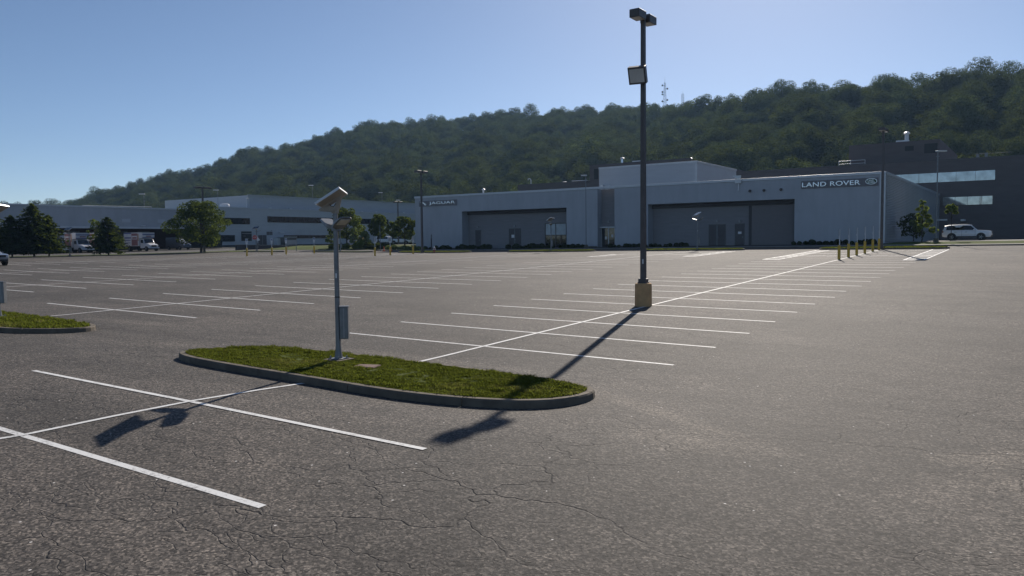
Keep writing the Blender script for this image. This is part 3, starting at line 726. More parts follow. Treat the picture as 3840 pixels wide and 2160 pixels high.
part(MB().box(X0+.31, FY+2.01, 10.0, X1-.31, 149.9, 10.2), 'roof', M['roofing'], sh)
YB = 96.6
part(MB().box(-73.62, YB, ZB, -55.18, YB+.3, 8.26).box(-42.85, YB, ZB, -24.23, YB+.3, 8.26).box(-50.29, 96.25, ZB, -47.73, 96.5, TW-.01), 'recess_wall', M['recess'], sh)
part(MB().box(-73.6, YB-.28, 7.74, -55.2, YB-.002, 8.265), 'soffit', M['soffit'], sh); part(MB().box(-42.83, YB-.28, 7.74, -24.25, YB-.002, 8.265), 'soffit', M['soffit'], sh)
part(MB().box(X0+.1, FY-.05, 1.9, -73.7, FY-.002, 2.75).box(-55.1, FY-.05, 1.9, -50.35, FY-.002, 2.85).box(-47.65, FY-.05, 1.9, -42.9, FY-.002, 2.9).box(-24.15, FY-.05, 1.9, X1-.6, FY-.037, 3.05), 'plinth', M['kerb'], sh)
def door(x0, x1, z0, z1, y, label=None, leaves=1, paper=None, m='door', bar=False):
    d = part(MB().box(x0, y-.06, z0, x1, y-.002, z1), 'door', M[m], sh)
    fr = MB().box(x0-.09, y-.09, z0, x0-.002, y-.003, z1+.09).box(x1+.002, y-.09, z0, x1+.09, y-.003, z1+.09).box(x0, y-.09, z1+.002, x1, y-.003, z1+.09)
    part(fr, 'frame', M['doorframe'], sh, d)
    h = MB()
    if leaves == 2:
        c = (x0+x1)/2; part(MB().box(c-.055, y-.085, z0, c+.055, y-.062, z1-.03), 'centre_strip', M['silver'] if bar else M['doorframe'], sh, d)
        h.box(c+.12, y-.12, z0+1.0, c+.18, y-.062, z0+1.2)
    else: h.box(x1-.16, y-.12, z0+1.0, x1-.08, y-.062, z0+1.2)
    part(h, 'handle', M['silver'], sh, d)
    if paper: part(MB().box(paper[0], y-.07, paper[1], paper[2], y-.0625, paper[3]), 'notice', M['signwhite'], sh, d)
    if label: d['label'] = label
    return d
door(-72.17, -71.33, 2.75, 5.34, YB, 'single dark door at the left end')
door(-65.92, -64.02, 2.75, 5.46, YB, 'double door with a white notice', 2, (-65.55, 4.16, -64.98, 4.62), bar=True)
door(-35.1, -33.1, 2.75, 5.42, YB, 'double door with a pale centre strip', 2, bar=True)
door(-31.73, -30.72, 2.75, 5.45, YB, 'single dark door with a white notice', 1, (-31.42, 4.25, -30.98, 4.55))
rd = part(MB().box(-29.75, YB-.08, 2.6, -24.6, YB-.003, 7.70), 'roller_door', M['roller'], sh)
sl_ = MB()
for i in range(28): sl_.box(-29.7, YB-.095, 2.7+i*.175, -24.65, YB-.0805, 2.7+i*.175+.13)
part(sl_, 'slats', M['roller'], sh, rd)
part(MB().box(-30.06, YB-.14, 2.6, -29.77, YB-.003, 7.72).box(-24.58, YB-.14, 2.6, -24.3, YB-.003, 7.72), 'door_track', M['soffit'], sh, rd)
def window(x0, x1, z0, z1, y, cols=2, rows=2, blind=True, name='window'):
    wd = part(MB().box(x0, y-.02, z0, x1, y-.002, z1), name, M['glass'], sh)
    f = MB()
    for i in range(cols+1):
        x = x0+(x1-x0)*i/cols; f.box(x-.05, y-.1, z0, x+.05, y-.021, z1)
    for i in range(rows+1):
        z = z0+(z1-z0)*i/rows
        for j in range(cols): f.box(x0+(x1-x0)*j/cols+.051, y-.095, z-.05, x0+(x1-x0)*(j+1)/cols-.051, y-.021, z+.05)
    part(f, 'frame', M['bronze'], sh, wd)
    if blind:
        b = MB()
        for j in range(cols): b.box(x0+(x1-x0)*j/cols+.06, y-.03, (z0+z1)/2+.06, x0+(x1-x0)*(j+1)/cols-.06, y-.0205, z1-.06)
        part(b, 'blind', M['blind'], sh, wd)
    return wd
window(-59.62, -56.12, 2.75, 6.15, YB)
ent = part(MB().box(-50.2, 96.12, 2.75, -48.15, 96.2, 5.3), 'glass_entrance', M['glass'], sh)
part(MB().box(-50.28, 95.6, 5.34, -48.05, 96.24, 5.5).box(-50.28, 96.05, 2.6, -50.21, 96.2, 5.33).box(-48.14, 96.05, 2.6, -48.05, 96.2, 5.33).box(-49.24, 96.06, 2.7, -49.12, 96.115, 5.33), 'frame', M['cap'], sh, ent)
part(MB().box(-49.75, 96.1, 3.75, -49.45, 96.118, 4.15).box(-48.75, 96.1, 4.05, -48.5, 96.118, 4.4), 'notice', M['signwhite'], sh, ent)
for xx, zz, yy in ((-71.8,5.9,YB),(-64.95,5.9,YB),(-34.1,5.95,YB),(-31.2,5.85,YB),(-49.2,6.2,96.25)):
    lo = part(MB().box(xx-.13, yy-.2, zz-.12, xx+.13, yy-.003, zz+.12), 'wall_lamp', M['signback'], sh, bevel=.03)
    part(MB().box(xx-.1, yy-.19, zz-.14, xx+.1, yy-.03, zz-.121), 'lens', M['lenslit'], sh, lo)
for xx in (-29.46,-27.76,-25.77):
    v = MB(); v.cyl((xx, FY-.001, 9.45), (xx, FY-.22, 9.40), .13, .17, 14); v.box(xx-.05, FY-.5, 9.42, xx+.05, FY-.2, 9.5)
    part(v, 'wall_vent', M['bronze'], sh)
ds = MB().box(-30.92, FY-.12, 7.2+2.3, -30.80, FY-.002, 10.4).box(-31.25, FY-.3, 10.4, -30.5, FY-.095, 10.9)
ds.add([(-31.6,FY-.25,11.35),(-30.55,FY-.25,11.35),(-30.6,FY-.25,10.92),(-31.0,FY-.25,10.92),(-31.6,FY-.1,11.35),(-30.55,FY-.1,11.35),(-30.6,FY-.1,10.92),(-31.0,FY-.1,10.92)], [(0,1,2,3),(7,6,5,4),(0,4,5,1),(1,5,6,2),(2,6,7,3),(3,7,4,0)])
part(ds, 'rain_hopper', M['white'], sh)
# name boards
b1 = part(MB().box(-82.16, FY-.1, 9.27, -74.54, FY-.002, 10.15), 'name_board', M['signboard'], sh); b1['label'] = 'dark board with leaping cat emblem and JAGUAR lettering'
L = Vector(sh.location)
place_text('lettering', 'JAGUAR', M['chrome'], sh, (-80.05-L.x, FY-.105-L.y, 9.42-L.z), (1,0,0), (0,0,1), (0,-1,0), 5.25, .58, .05, .03, 1.05).parent = b1
cat = [(0,.86),(.05,.93),(.14,1.0),(.24,.97),(.33,.90),(.45,.88),(.56,.74),(.68,.56),(.80,.42),(.92,.27),(1.0,.22),(.93,.17),(.82,.24),(.73,.30),(.80,.14),(.92,.03),(.86,.0),(.74,.06),(.66,.22),(.60,.40),(.48,.52),(.36,.54),(.22,.42),(.10,.40),(.08,.46),(.20,.53),(.26,.66),(.15,.76),(.05,.77)]
part(MB().prism([(a*1.45, b*.66) for a, b in cat], (-81.95, FY-.1005, 9.42), (1,0,0), (0,0,1), (0,-.06,0)), 'cat_emblem', M['chrome'], sh, b1, fixn=True)
b2 = part(MB().box(-23.47, FY-.1, 9.38, -15.2, FY-.002, 10.28), 'name_board', M['signboard'], sh); b2['label'] = 'dark board with LAND ROVER lettering and an oval badge'
place_text('lettering', 'LAND ROVER', M['chrome'], sh, (-23.38-L.x, FY-.105-L.y, 9.55-L.z), (1,0,0), (0,0,1), (0,-1,0), 6.35, .56, .05, .03, 1.05).parent = b2
el = lambda a, b, k=28: [(a*math.cos(2*math.pi*i/k), b*math.sin(2*math.pi*i/k)) for i in range(k)]
oc = (-15.93, FY-.1005, 9.88)
ov = part(MB().prism(el(.60,.33), oc, (1,0,0), (0,0,1), (0,-.05,0)), 'oval_badge', M['chrome'], sh, b2)
part(MB().prism(el(.55,.285), (oc[0], oc[1]-.0505, oc[2]), (1,0,0), (0,0,1), (0,-.01,0)), 'badge_field', M['badge'], sh, b2)
for s, dx, dz, wd in (('LAND', -.36, .02, .62), ('ROVER', -.36, -.2, .74)):
    place_text('badge_lettering', s, M['chrome'], sh, (oc[0]+dx-L.x, oc[1]-.062-L.y, oc[2]+dz-L.z), (1,0,0), (0,0,1), (0,-1,0), wd, .17, .01).parent = b2
# upper volume on the roof
u0, u1, v0, v1 = -55.3, -40.02, 105., 121.9
uv = part(MB().box(u0, v0, 10.2, u1, v1, 14.28), 'upper_volume', M['siding2'], sh)
part(MB().box(u0-.06, v0-.06, 14.281, u1+.06, v1+.06, 14.56), 'cap', M['cap'], sh, uv, bevel=.02)
part(MB().box(u1-.3, v0-.03, 10.2, u1+.03, v0-.002, 14.27).box(u1+.002, v0-.001, 10.2, u1+.03, v0+.3, 14.27), 'corner_trim', M['cap'], sh, uv)
part(MB().box(u0+.5, v0-.5, 10.3, u0+.9, v0-.05, 11.9).box(u0+1.2, v0-.4, 10.3, u0+1.9, v0-.05, 11.75), 'roof_unit', M['white'], sh, uv)
def vent(x, y, z, h, r=.16, root=None, m='white', name='roof_vent'):
    v = MB(); v.lathe([(r*1.6,0),(r*1.6,.1),(r,.12),(r,h),(r*1.9,h+.02),(r*2.0,h+.14),(r*.6,h+.3)], (x, y, z), 12)
    return part(v, name, M[m], root, smooth=True)
vent(-73.9, 101, 10.2, 1.6, .14, sh); vent(-66.5, 104., 10.2, .95, .2, sh); 
part(MB().box(-66.4, 103, 10.95, -64.6, 104.5, 11.35).box(-66.2,103.2,10.2,-66.0,104.3,10.95).box(-65.0,103.2,10.2,-64.8,104.3,10.95), 'roof_unit', M['white'], sh)
vent(-33.5, 112., 10.2, 1.7, .18, sh, 'silver')

# ------------------------------------------------------------------ dark brown building behind
bb = thing('brown_building', 'large dark brown building with mirrored strip windows behind the showroom', 'building', (-30., 150., 2.8))
BY = 150.0
w = MB().box(-100, BY, 2.0, -81.3, BY+1, 16.4).box(-58.5, BY, 2.0, 45., BY+1, 16.4).box(-81.3, BY, 2.0, -58.5, BY+1, 19.7)
part(w, 'wall', M['brown'], bb)
part(MB().box(-100, BY+1, 2, -81.3, BY+45, 16.3).box(-81.3, BY+1, 2, -58.5, BY+45, 19.6).box(-58.5, BY+1, 2, 45, BY+45, 16.3), 'roof', M['brown'], bb)
part(MB().box(-100, BY-.06, 16.41, -81.36, BY+.5, 16.62).box(-58.4, BY-.06, 16.41, 45, BY+.5, 16.62).box(-81.36, BY-.06, 19.71, -58.44, BY+.5, 19.92), 'parapet_cap', M['bronze'], bb)
part(MB().box(-80.2, BY-.03, 16.8, -79.2, BY-.002, 19.), 'louvre', M['black'], bb)
for x0, x1, z0, z1, cols in ((-26.0,-6.63,12.84,14.42,7),(-14.0,-6.9,8.9,10.25,4)):
    wd = part(MB().box(x0, BY-.05, z0, x1, BY-.002, z1), 'strip_window', M['mirror'], bb)
    f = MB()
    for i in range(1, cols): f.box(x0+(x1-x0)*i/cols-.02, BY-.065, z0, x0+(x1-x0)*i/cols+.02, BY-.051, z1)
    f.box(x0-.08, BY-.08, z0-.09, x1+.08, BY-.003, z0-.002).box(x0-.08, BY-.08, z1+.002, x1+.08, BY-.003, z1+.07).box(x1+.002, BY-.08, z0, x1+.08, BY-.003, z1)
    part(f, 'frame', M['bronze'], bb, wd)
ph = part(MB().box(-29.9, 155, 16.3, -15.1, 188, 20.6), 'penthouse', M['brown'], bb)
part(MB().box(-20.6, 154.96, 18.9, -19.2, 154.998, 19.75).box(-17.55, 154.95, 18.3, -15.5, 154.998, 19.95), 'louvre', M['black'], bb, ph)
pv = MB(); pv.lathe([(.34,0),(.34,1.5),(.55,1.52),(.55,1.72),(.2,1.95)], (-20.6, 157, 20.6), 14); pv.box(-22.3, 156.6, 20.6, -20.2, 157.4, 21.05)
part(pv, 'exhaust_stack', M['white'], bb, smooth=True)
vent(-74.5, 152, 19.65, 1.3, .28, bb, 'chrome'); part(MB().box(-72.2, 152, 19.6, -70.2, 153.5, 20.35), 'roof_unit', M['white'], bb)
vent(-59.6, 153, 19.6, .35, .22, bb, 'silver')
rl = MB()
for z in (17.0, 17.55): rl.tube([(-31.0,152,z),(-26.6,152,z)], .04); 
for xx in (-31.0,-29.,-26.6): rl.tube([(xx,152,16.3),(xx,152,17.55)], .04)
part(rl, 'roof_railing', M['white'], bb)
rl = MB().tube([(-9.5,151.5,17.3),(-4.5,151.5,17.3)], .03); rl.box(-9.4,151,16.3,-9.0,151.4,17.2).box(-8.2,151,16.3,-7.8,151.4,17.4)
part(rl, 'roof_pipes', M['silver'], bb)
rl = MB()
for z, a, b in ((16.9,-86.8,-84.2),(16.5,-86.8,-84.9)): rl.obox(((a+b)/2,152,z),((b-a)/2,0,0),(0,.2,0),(0,0,.05))
rl.obox((-83.2,152,16.8),(1.1,0,-.06),(0,.2,0),(0,0,.05)); part(rl, 'roof_pipes', M['white'], bb)
vt = MB(); vt.tube([(-97.,151.,16.3),(-97.,151.,17.6)], .1); vt.tube([(-97.,151.,17.6),(-97.3,151.,17.95),(-97.7,151.,17.9),(-97.8,151.,17.6)], .1); part(vt, 'gooseneck_vent', M['white'], bb)
vent(-88.6, 152, 16.4, .15, .45, bb)
part(MB().box(-11.2, 147.8, 6.2, -10.6, BY-.01, 6.5).box(-14.4,146,6.3,-13.0,146.6,6.55), 'security_lamp', M['white'], bb)

# ------------------------------------------------------------------ low warehouse and white office, left
lbld = thing('warehouse_building', 'long low blue grey warehouse with a dark loading bay along its foot', 'warehouse', (-150., 75., 2.6))
part(MB().box(-158, 20, 7.35, -150, 104.4, 11.12), 'wall', M['siding'], lbld)
part(MB().box(-150.12, 20, 10.95, -149.88, 104.42, 11.2), 'parapet_cap', M['cap'], lbld)
part(MB().box(-150.0, 56., 6.95, -149.55, 99.5, 7.34), 'canopy_fascia', M['cap'], lbld)
part(MB().box(-158.4, 20, 2.0, -158, 104.4, 7.34), 'bay_wall', M['brick'], lbld)
part(MB().box(-157.99, 20, 7.2, -150.02, 99.5, 7.34), 'canopy_soffit', M['soffit'], lbld)
part(MB().box(-151, 97.0, 2.0, -150.0, 104.4, 7.34), 'brick_wall', M['brick'], lbld)
db = MB()
for i in range(8): y = 58+i*4.9; db.box(-157.98, y, 3.4, -157.85, y+2.6, 6.6)
part(db, 'dock_door', M['doorframe'], lbld)
part(MB().box(-190, 20, 10.4, -158, 104.4, 10.6), 'roof', M['roofing'], lbld)
part(MB().box(-149.999, 84.5, 8.2, -149.93, 86.2, 8.9).box(-149.999, 92., 8.2, -149.93, 93.6, 8.9), 'wall_vent', M['siding2'], lbld)
rp = MB().tube([(-152,78,11.35),(-152,92,11.5)], .04); 
for y in (78,85,92): rp.tube([(-152,y,10.5),(-152,y,11.38)], .04)
part(rp, 'roof_pipes', M['white'], lbld)
vent(-153, 101.6, 10.5, .8, .35, lbld)
for y in (79.5, 88., 97.): part(MB().box(-149.54, y, 7.5, -149.2, y+.9, 7.62).box(-149.998, y+.4, 7.5, -149.54, y+.5, 7.58), 'flood_lamp', M['white'], lbld)

wo = thing('office_building', 'white two storey office block with dark strip windows left of the showroom', 'office block', (-150., 140., 2.8))
part(MB().box(-185, 104.5, 2.0, -150, 215, 11.75), 'wall', M['siding2'], wo)
part(MB().box(-150.1, 104.5, 11.751, -149.9, 215, 11.95), 'parapet_cap', M['cap'], wo)
up = part(MB().box(-184, 115., 11.76, -151.2, 215, 14.85), 'upper_storey', M['siding2'], wo)
part(MB().box(-151.3, 115., 14.851, -151.0, 215, 15.0), 'cap', M['cap'], wo, up)
part(MB().box(-151.198, 119.6, 11.8, -151.15, 119.75, 14.8).box(-151.198, 121.3, 11.8, -151.15, 121.45, 14.8), 'wall_seams', M['cap'], wo, up)
def xwin(y0, y1, z0, z1, n, nm='strip_window', m='glass'):
    wd = part(MB().box(-150.0, y0, z0, -149.95, y1, z1), nm, M[m], wo)
    f = MB()
    for i in range(n+1): y = y0+(y1-y0)*i/n; f.box(-149.949, y-.03, z0, -149.9, y+.03, z1)
    f.box(-149.949, y0+.031, z0-.08, -149.88, y1-.031, z0-.001)
    part(f, 'frame', M['black'] if m == 'glass' else M['bronze'], wo, wd)
xwin(105.6, 114.45, 8.25, 9.55, 6); xwin(119.45, 158.25, 8.8, 10.1, 26); xwin(158.7, 160.2, 8.75, 10.05, 1); xwin(169.3, 175., 8.95, 10.0, 4); xwin(124.1, 150., 5.05, 5.7, 17); xwin(104.8, 110.3, 4.35, 5.7, 4)
def xdoor(y0, y1, z0, z1, m='door', nm='door'):
    d = part(MB().box(-150.0, y0, z0, -149.93, y1, z1), nm, M[m], wo)
    part(MB().box(-149.929, (y0+y1)/2-.04, z0, -149.9, (y0+y1)/2+.04, z1), 'centre_strip', M['signback'], wo, d)
    part(MB().box(-149.929, y1-.3, z0+1, -149.85, y1-.2, z0+1.2), 'handle', M['silver'], wo, d)
dk = part(MB().box(-149.999, 112.1, 4.4, -149.9, 114.85, 6.55), 'dock_door', M['black'], wo)
part(MB().box(-149.899, 112.2, 6.0, -149.86, 114.75, 6.15).box(-149.899, 112.5, 5.45, -149.86, 113.2, 5.53).box(-149.899, 113.0, 4.9, -149.86, 114.0, 4.98), 'slats', M['signback'], wo, dk)
xdoor(116.7, 119., 3.45, 5.7); xdoor(119.1, 120.75, 5.72, 6.5, 'doorframe', 'louvre')
st_ = part(MB().box(-149.99, 121.9, 3.4, -147., 125.3, 5.15), 'shed', M['doorframe'], wo)
part(MB().box(-149.99, 121.7, 5.151, -146.9, 125.5, 5.3), 'roof', M['cap'], wo, st_)
part(MB().box(-149.9, 120.9, 3.4, -148.5, 121.85, 5.0), 'switch_cabinet', M['white'], wo, bevel=.03)
part(MB().box(-149.999, 104.6, 2.0, -149.94, 111.9, 3.5).box(-149.999, 125.6, 2.0, -149.94, 214, 3.5), 'plinth', M['soffit'], wo)
part(MB().box(-149.7, 122.5, 6.3, -149.3, 123.7, 6.5).box(-149.998, 123., 6.3, -149.7, 123.2, 6.4), 'wall_lamp', M['white'], wo)
rf = MB()
rf.lathe([(1.25,0),(1.3,.25),(1.1,.3),(1.05,.75),(.95,.95),(.6,1.05)], (-153., 110.2, 11.75), 18); part(rf, 'roof_vent', M['white'], wo, smooth=True)
rr = MB()
for y in (114.2, 114.9): rr.tube([(-150.6, y, 11.75), (-150.6, y, 14.1)], .07)
rr.tube([(-150.6,114.2,14.1),(-150.6,114.9,14.1)], .07); part(rr, 'roof_ladder', M['white'], wo)
rnd = random.Random(3)
for i in range(9):
    y = 121+i*5.7+rnd.uniform(-1,1); q = rnd.uniform(.15,.3)
    part(MB().box(-150.9, y, 11.96, -150.5, y+q*3, 11.97+q), 'roof_lamp', M['white'], wo)
# retaining wall and dark fence before the office
t = MB(); n = 12
for i in range(n):
    y0 = 90+i*2.6; y1 = y0+2.6; z0 = 3.55-.068*(y0-90)*.45; 
    zt = max(2.9, 3.5-.024*(y0-90)); t.box(-122.3, y0, 2.0, -122.0, y1-.004, zt)
rw = tag(t.build('retaining_wall', M['soffit']), 'low dark retaining wall in front of the white office block', 'wall')
t = MB(); 
for i in range(n): y0 = 90+i*2.6; zt = max(2.9, 3.5-.024*(y0-90)); t.box(-122.34, y0, zt+.002, -121.96, y0+2.597, zt+.09)
t.build('coping', M['pave'], rw)
# ------------------------------------------------------------------ vehicles
def wheel(parent, x, y, r, wdt, s):
    tw = MB(); tw.lathe([(r*.62,-wdt/2),(r*.93,-wdt/2),(r,-wdt*.38),(r,wdt*.38),(r*.93,wdt/2),(r*.62,wdt/2)], n=22)
    tw.v = [(x+a, y+c, r+b) for a, b, c in tw.v]; o = tw.build('wheel', M['rubber'], parent, True)
    rm = MB(); rm.lathe([(r*.64,-.02),(r*.64,.015),(r*.58,.02)], n=22)
    for k in range(5):
        a = 2*math.pi*k/5; rm.obox((math.cos(a)*r*.32, math.sin(a)*r*.32, .03), (math.cos(a)*r*.3, math.sin(a)*r*.3, 0), (-math.sin(a)*r*.07, math.cos(a)*r*.07, 0), (0,0,.02))
    rm.v = [(x+a, y+s*(wdt/2-.03+abs(c)), r+b) for a, b, c in rm.v]; rm.build('rim', M['rim'], o, True)
def suv(label, x, y, z, rz, paint, cat='car'):
    t = thing('parked_car', label, cat, (x, y, z), rz)
    S = [(-2.43,.58,.98,.76),(-2.37,.44,1.10,.88),(-2.12,.37,1.15,.96),(-1.4,.33,1.16,.99),(0,.31,1.14,.99),(1.0,.31,1.13,.99),(1.35,.32,1.14,.98),(1.85,.35,1.12,.97),(2.2,.39,1.08,.93),(2.38,.45,1.02,.86),(2.45,.55,.90,.76)]
    rg = []
    for sx, zb, zt, hw in S:
        h = [(hw*.9, zb), (hw*.985, zb+.12), (hw, (zb+zt)/2), (hw*.985, zt-.12), (hw*.93, zt-.02), (hw*.80, zt)]
        rg.append([(sx, -a, b) for a, b in h]+[(sx, a, b) for a, b in reversed(h)])
    bo = MB().loft(rg)
    bo.build('body', paint, t, True)
    G = [(-2.32,1.13,.90),(-2.15,1.66,.74),(-1.7,1.75,.73),(-.6,1.79,.73),(.25,1.77,.72),(.50,1.73,.70),(1.16,1.13,.72)]
    rg = []
    for sx, zt, hw in G:
        h = [(.93, 1.09), (hw+.02 if zt > 1.3 else .92, max(1.10, zt-.07)), (max(.5, hw-.1), zt)]
        rg.append([(sx, -a, b) for a, b in h]+[(sx, a, b) for a, b in reversed(h)])
    MB().loft(rg).build('cabin', paint, t, True)
    for s in (-1, 1):
        def P(a, b, off=.006): return (a, s*(.93-(b-1.09)*(.19/.6)+off), b)
        g = MB(); pts = [(-2.0,1.17),(.92,1.17),(.42,1.66),(-1.92,1.66)]
        g.loft([[P(a, b, -.01) for a, b in pts], [P(a, b, .012) for a, b in pts]]); go = g.build('side_window', M['carglass'], t)
        p = MB()
        for a in (-.35,-1.35): p.loft([[P(a-.03, 1.17, .0), P(a+.03, 1.17, .0), P(a+.03, 1.65, .0), P(a-.03, 1.65, .0)], [P(a-.03, 1.17, .018), P(a+.03, 1.17, .018), P(a+.03, 1.65, .018), P(a-.03, 1.65, .018)]])
        p.build('pillar', M['trim'], go)
        MB().obox((.78, s*1.06, 1.2), (.07,0,0), (0,.10,0), (0,0,.075)).build('wing_mirror', paint, t, bevel=.03)
        hl = MB().obox((2.25, s*.74, .93), (.14,-s*.06,0), (.02,s*.13,0), (0,0,.07)); hl.build('headlight', M['headlamp'], t, bevel=.02)
        MB().obox((-2.33, s*.80, .98), (.08,0,0), (0,.10,0), (0,0,.09)).build('tail_light', M['tail'], t, bevel=.02)
        MB().box(-1.0, s*.985, .33, .98, s*1.005, .47).build('side_sill', M['trim'], t)
        dl = MB()
        for a in (-.42, .88): dl.box(a-.008, s*.975, .50, a+.008, s*.997, 1.06)
        for a in (-.1, -1.15): dl.box(a, s*.99, .93, a+.2, s*1.02, .96)
        dl.build('door_seams', M['trim'], t)
        for wx in (-1.42, 1.45):
            ar = MB(); ar.lathe([(.455,-.1),(.455,.1)], n=24); ar.v = [(wx+a, s*(.905)+c, .40+b) for a, b, c in ar.v]; ar.build('wheel_arch', M['trim'], t)
            wheel(t, wx, s*.90, .375, .25, s)
    MB().loft([[(1.13,-.70,1.15),(1.13,.70,1.15),(.53,.60,1.71),(.53,-.60,1.71)],[(1.165,-.70,1.16),(1.165,.70,1.16),(.56,.60,1.725),(.56,-.60,1.725)]]).build('windscreen', M['carglass'], t)
    MB().loft([[(-2.30,-.74,1.18),(-2.30,.74,1.18),(-2.15,.62,1.62),(-2.15,-.62,1.62)],[(-2.335,-.74,1.18),(-2.335,.74,1.18),(-2.19,.62,1.63),(-2.19,-.62,1.63)]]).build('rear_window', M['carglass'], t)
    MB().box(2.36,-.55,.78,2.47,.55,.99).build('grille', M['trim'], t, bevel=.02)
    MB().box(2.30,-.72,.42,2.46,.72,.58).build('lower_grille', M['trim'], t, bevel=.02)
    MB().box(-2.47,-.72,.42,-2.3,.72,.6).build('rear_bumper', M['trim'], t, bevel=.02)
    MB().box(-2.46,-.26,.78,-2.40,.26,.92).build('number_plate', M['signwhite'], t)
    rr = MB()
    for s in (-1,1): rr.tube([(-1.8,s*.66,1.79),(.0,s*.66,1.83)], .02)
    rr.build('roof_rails', M['silver'], t)
    return t
wc = suv('white estate car parked side on before the dark brown building', -7.1, 102.6, gz(-7, 102)+.11, R(-2), M['carwhite'])
suv('grey car cut by the left edge of the photo, showing its bonnet and headlamp', -83.6, 33.6, gz(-83.6, 33.6)+.005, R(4), M['cargrey'])
dup(wc, (-116.6, 124.0, gz(-114, 126)+.52), R(15), 'white car behind the shrubs, right of the two traffic cones')
dup(wc, (-112.8, 124.6, gz(-108, 128)+.52), R(15), 'white car just left of the showroom corner, mostly hidden by a tree')

def box_truck(label, y, x=-134.0):
    t = thing('box_truck', label, 'box truck', (x-2.6, y, gz(x, y)+.01), 0, 'white box trucks backed up to the loading bay')
    bx = MB().box(-5.2,-1.2,.95,-.15,1.2,3.45); bx.loft([[(-.149,-1.2,2.35),(-.149,1.2,2.35),(-.149,1.2,3.45),(-.149,-1.2,3.45)],[(.95,-1.15,2.42),(.95,1.15,2.42),(1.0,1.15,3.43),(1.0,-1.15,3.43)]])
    bo = bx.build('cargo_box', M['truckwhite'], t)
    g = MB().box(-2.6,-1.212,1.05,-.6,-1.202,3.3); g.build('red_panel', M['truckred'], bo)
    MB().box(-2.5,-1.222,2.2,-.75,-1.2125,2.85).build('pale_panel', M['truckwhite'], bo)
    MB().box(-2.3,-1.231,2.32,-.9,-1.2225,2.6).build('red_band', M['truckred'], bo)
    MB().box(-.58,-1.212,1.9,-.2,-1.202,3.2).build('orange_panel', M['truckorange'], bo)
    MB().box(-5.15,-1.213,3.22,-2.65,-1.202,3.4).box(.96,-1.16,3.0,1.03,1.16,3.14).box(.945,-1.17,2.45,.99,1.17,2.55).build('blue_stripe', M['truckblue'], bo)
    lt = MB(); rn = random.Random(int(y))
    for r_, (z0, z1) in enumerate(((2.35,2.62),(1.95,2.1),(1.5,1.62))):
        xx = -5.0
        while xx < -3.0: wd = rn.uniform(.12,.3); lt.box(xx,-1.211,z0,xx+wd,-1.2015,z1); xx += wd+.07
    lt.build('side_marks', M['truckblue'], bo)
    MB().box(1.005,-.5,2.66,1.03,.5,2.84).build('front_mark', M['truckred'], bo)
    cb = MB(); rg = []
    for sx, zt, hw in ((-.1,2.28,1.02),(.75,2.28,1.0),(1.22,1.45,1.02),(1.3,1.42,1.02),(2.3,1.28,.92),(2.55,1.12,.84),(2.6,.75,.82)):
        rg.append([(sx,-hw,.6),(sx,-hw,max(.8,zt-.12)),(sx,-hw*.88,zt),(sx,hw*.88,zt),(sx,hw,max(.8,zt-.12)),(sx,hw,.6)])
    cb.loft(rg); cb.build('cab', M['truckwhite'], t, True)
    MB().loft([[(.80,-.82,2.2),(.80,.82,2.2),(1.20,.90,1.52),(1.20,-.90,1.52)],[(.84,-.82,2.21),(.84,.82,2.21),(1.24,.90,1.52),(1.24,-.90,1.52)]]).build('windscreen', M['carglass'], t)
    for s in (-1,1):
        MB().box(.05,s*.99,1.5,.8,s*1.03,2.1).build('side_window', M['carglass'], t)
        MB().box(.7,s*1.05,1.5,.85,s*1.3,2.0).build('wing_mirror', M['trim'], t)
        MB().box(2.45,s*.5,.92,2.63,s*.82,1.08).build('headlight', M['headlamp'], t)
        wheel(t, 1.75, s*.93, .46, .28, s); wheel(t, -3.6, s*.9, .46, .5, s)
    MB().box(2.5,-.45,.82,2.64,.45,1.12).build('grille', M['trim'], t)
    MB().box(2.5,-1.0,.5,2.74,1.0,.74).build('bumper', M['truckwhite'], t, bevel=.03)
    MB().box(-5.1,-.5,.6,2.4,.5,.94).build('chassis', M['trim'], t)
    return t
bt = box_truck('white box truck nearest the dark conifers, partly behind their branches', 65.2)
for y, lb_ in ((69.4,'white box truck second from the conifers, its red side panels showing'),(73.6,'white box truck behind the lone conifer, only its bonnet showing'),(81.3,'rightmost white box truck, standing clear against the brick wall')):
    dup(bt, (-136.6, y, gz(-134, y)+.01), 0, lb_)
vt = thing('panel_van', 'dark slate panel van under the big spreading tree', 'van', (-139.5, 89.8, gz(-139, 89.8)+.01))
rg = []
for sx, zt, hw in ((-2.9,2.35,.95),(.9,2.4,.95),(1.25,2.2,.94),(1.95,1.3,.94),(2.7,1.1,.88),(2.8,.7,.85)): rg.append([(sx,-hw,.4),(sx,-hw,max(.8,zt-.25)),(sx,-hw*.85,zt),(sx,hw*.85,zt),(sx,hw,max(.8,zt-.25)),(sx,hw,.4)])
MB().loft(rg).build('body', M['van'], vt, True)
MB().loft([[(1.30,-.80,2.12),(1.30,.80,2.12),(1.90,.85,1.38),(1.90,-.85,1.38)],[(1.34,-.80,2.13),(1.34,.80,2.13),(1.95,.85,1.38),(1.95,-.85,1.38)]]).build('windscreen', M['blind'], vt)  # pale matte colour stands in for the reflection on the windscreen
for s in (-1,1):
    MB().box(.5,s*.93,1.4,1.3,s*.965,1.95).build('side_window', M['carglass'], vt)
    MB().box(2.62,s*.5,.85,2.8,s*.8,1.02).build('headlight', M['headlamp'], vt)
    wheel(vt, 1.7, s*.85, .36, .24, s); wheel(vt, -1.9, s*.85, .36, .24, s)
dm = thing('dumpster', 'large dark covered skip standing right of the slate van', 'skip', (-139., 95.6, gz(-139, 95)+.01))
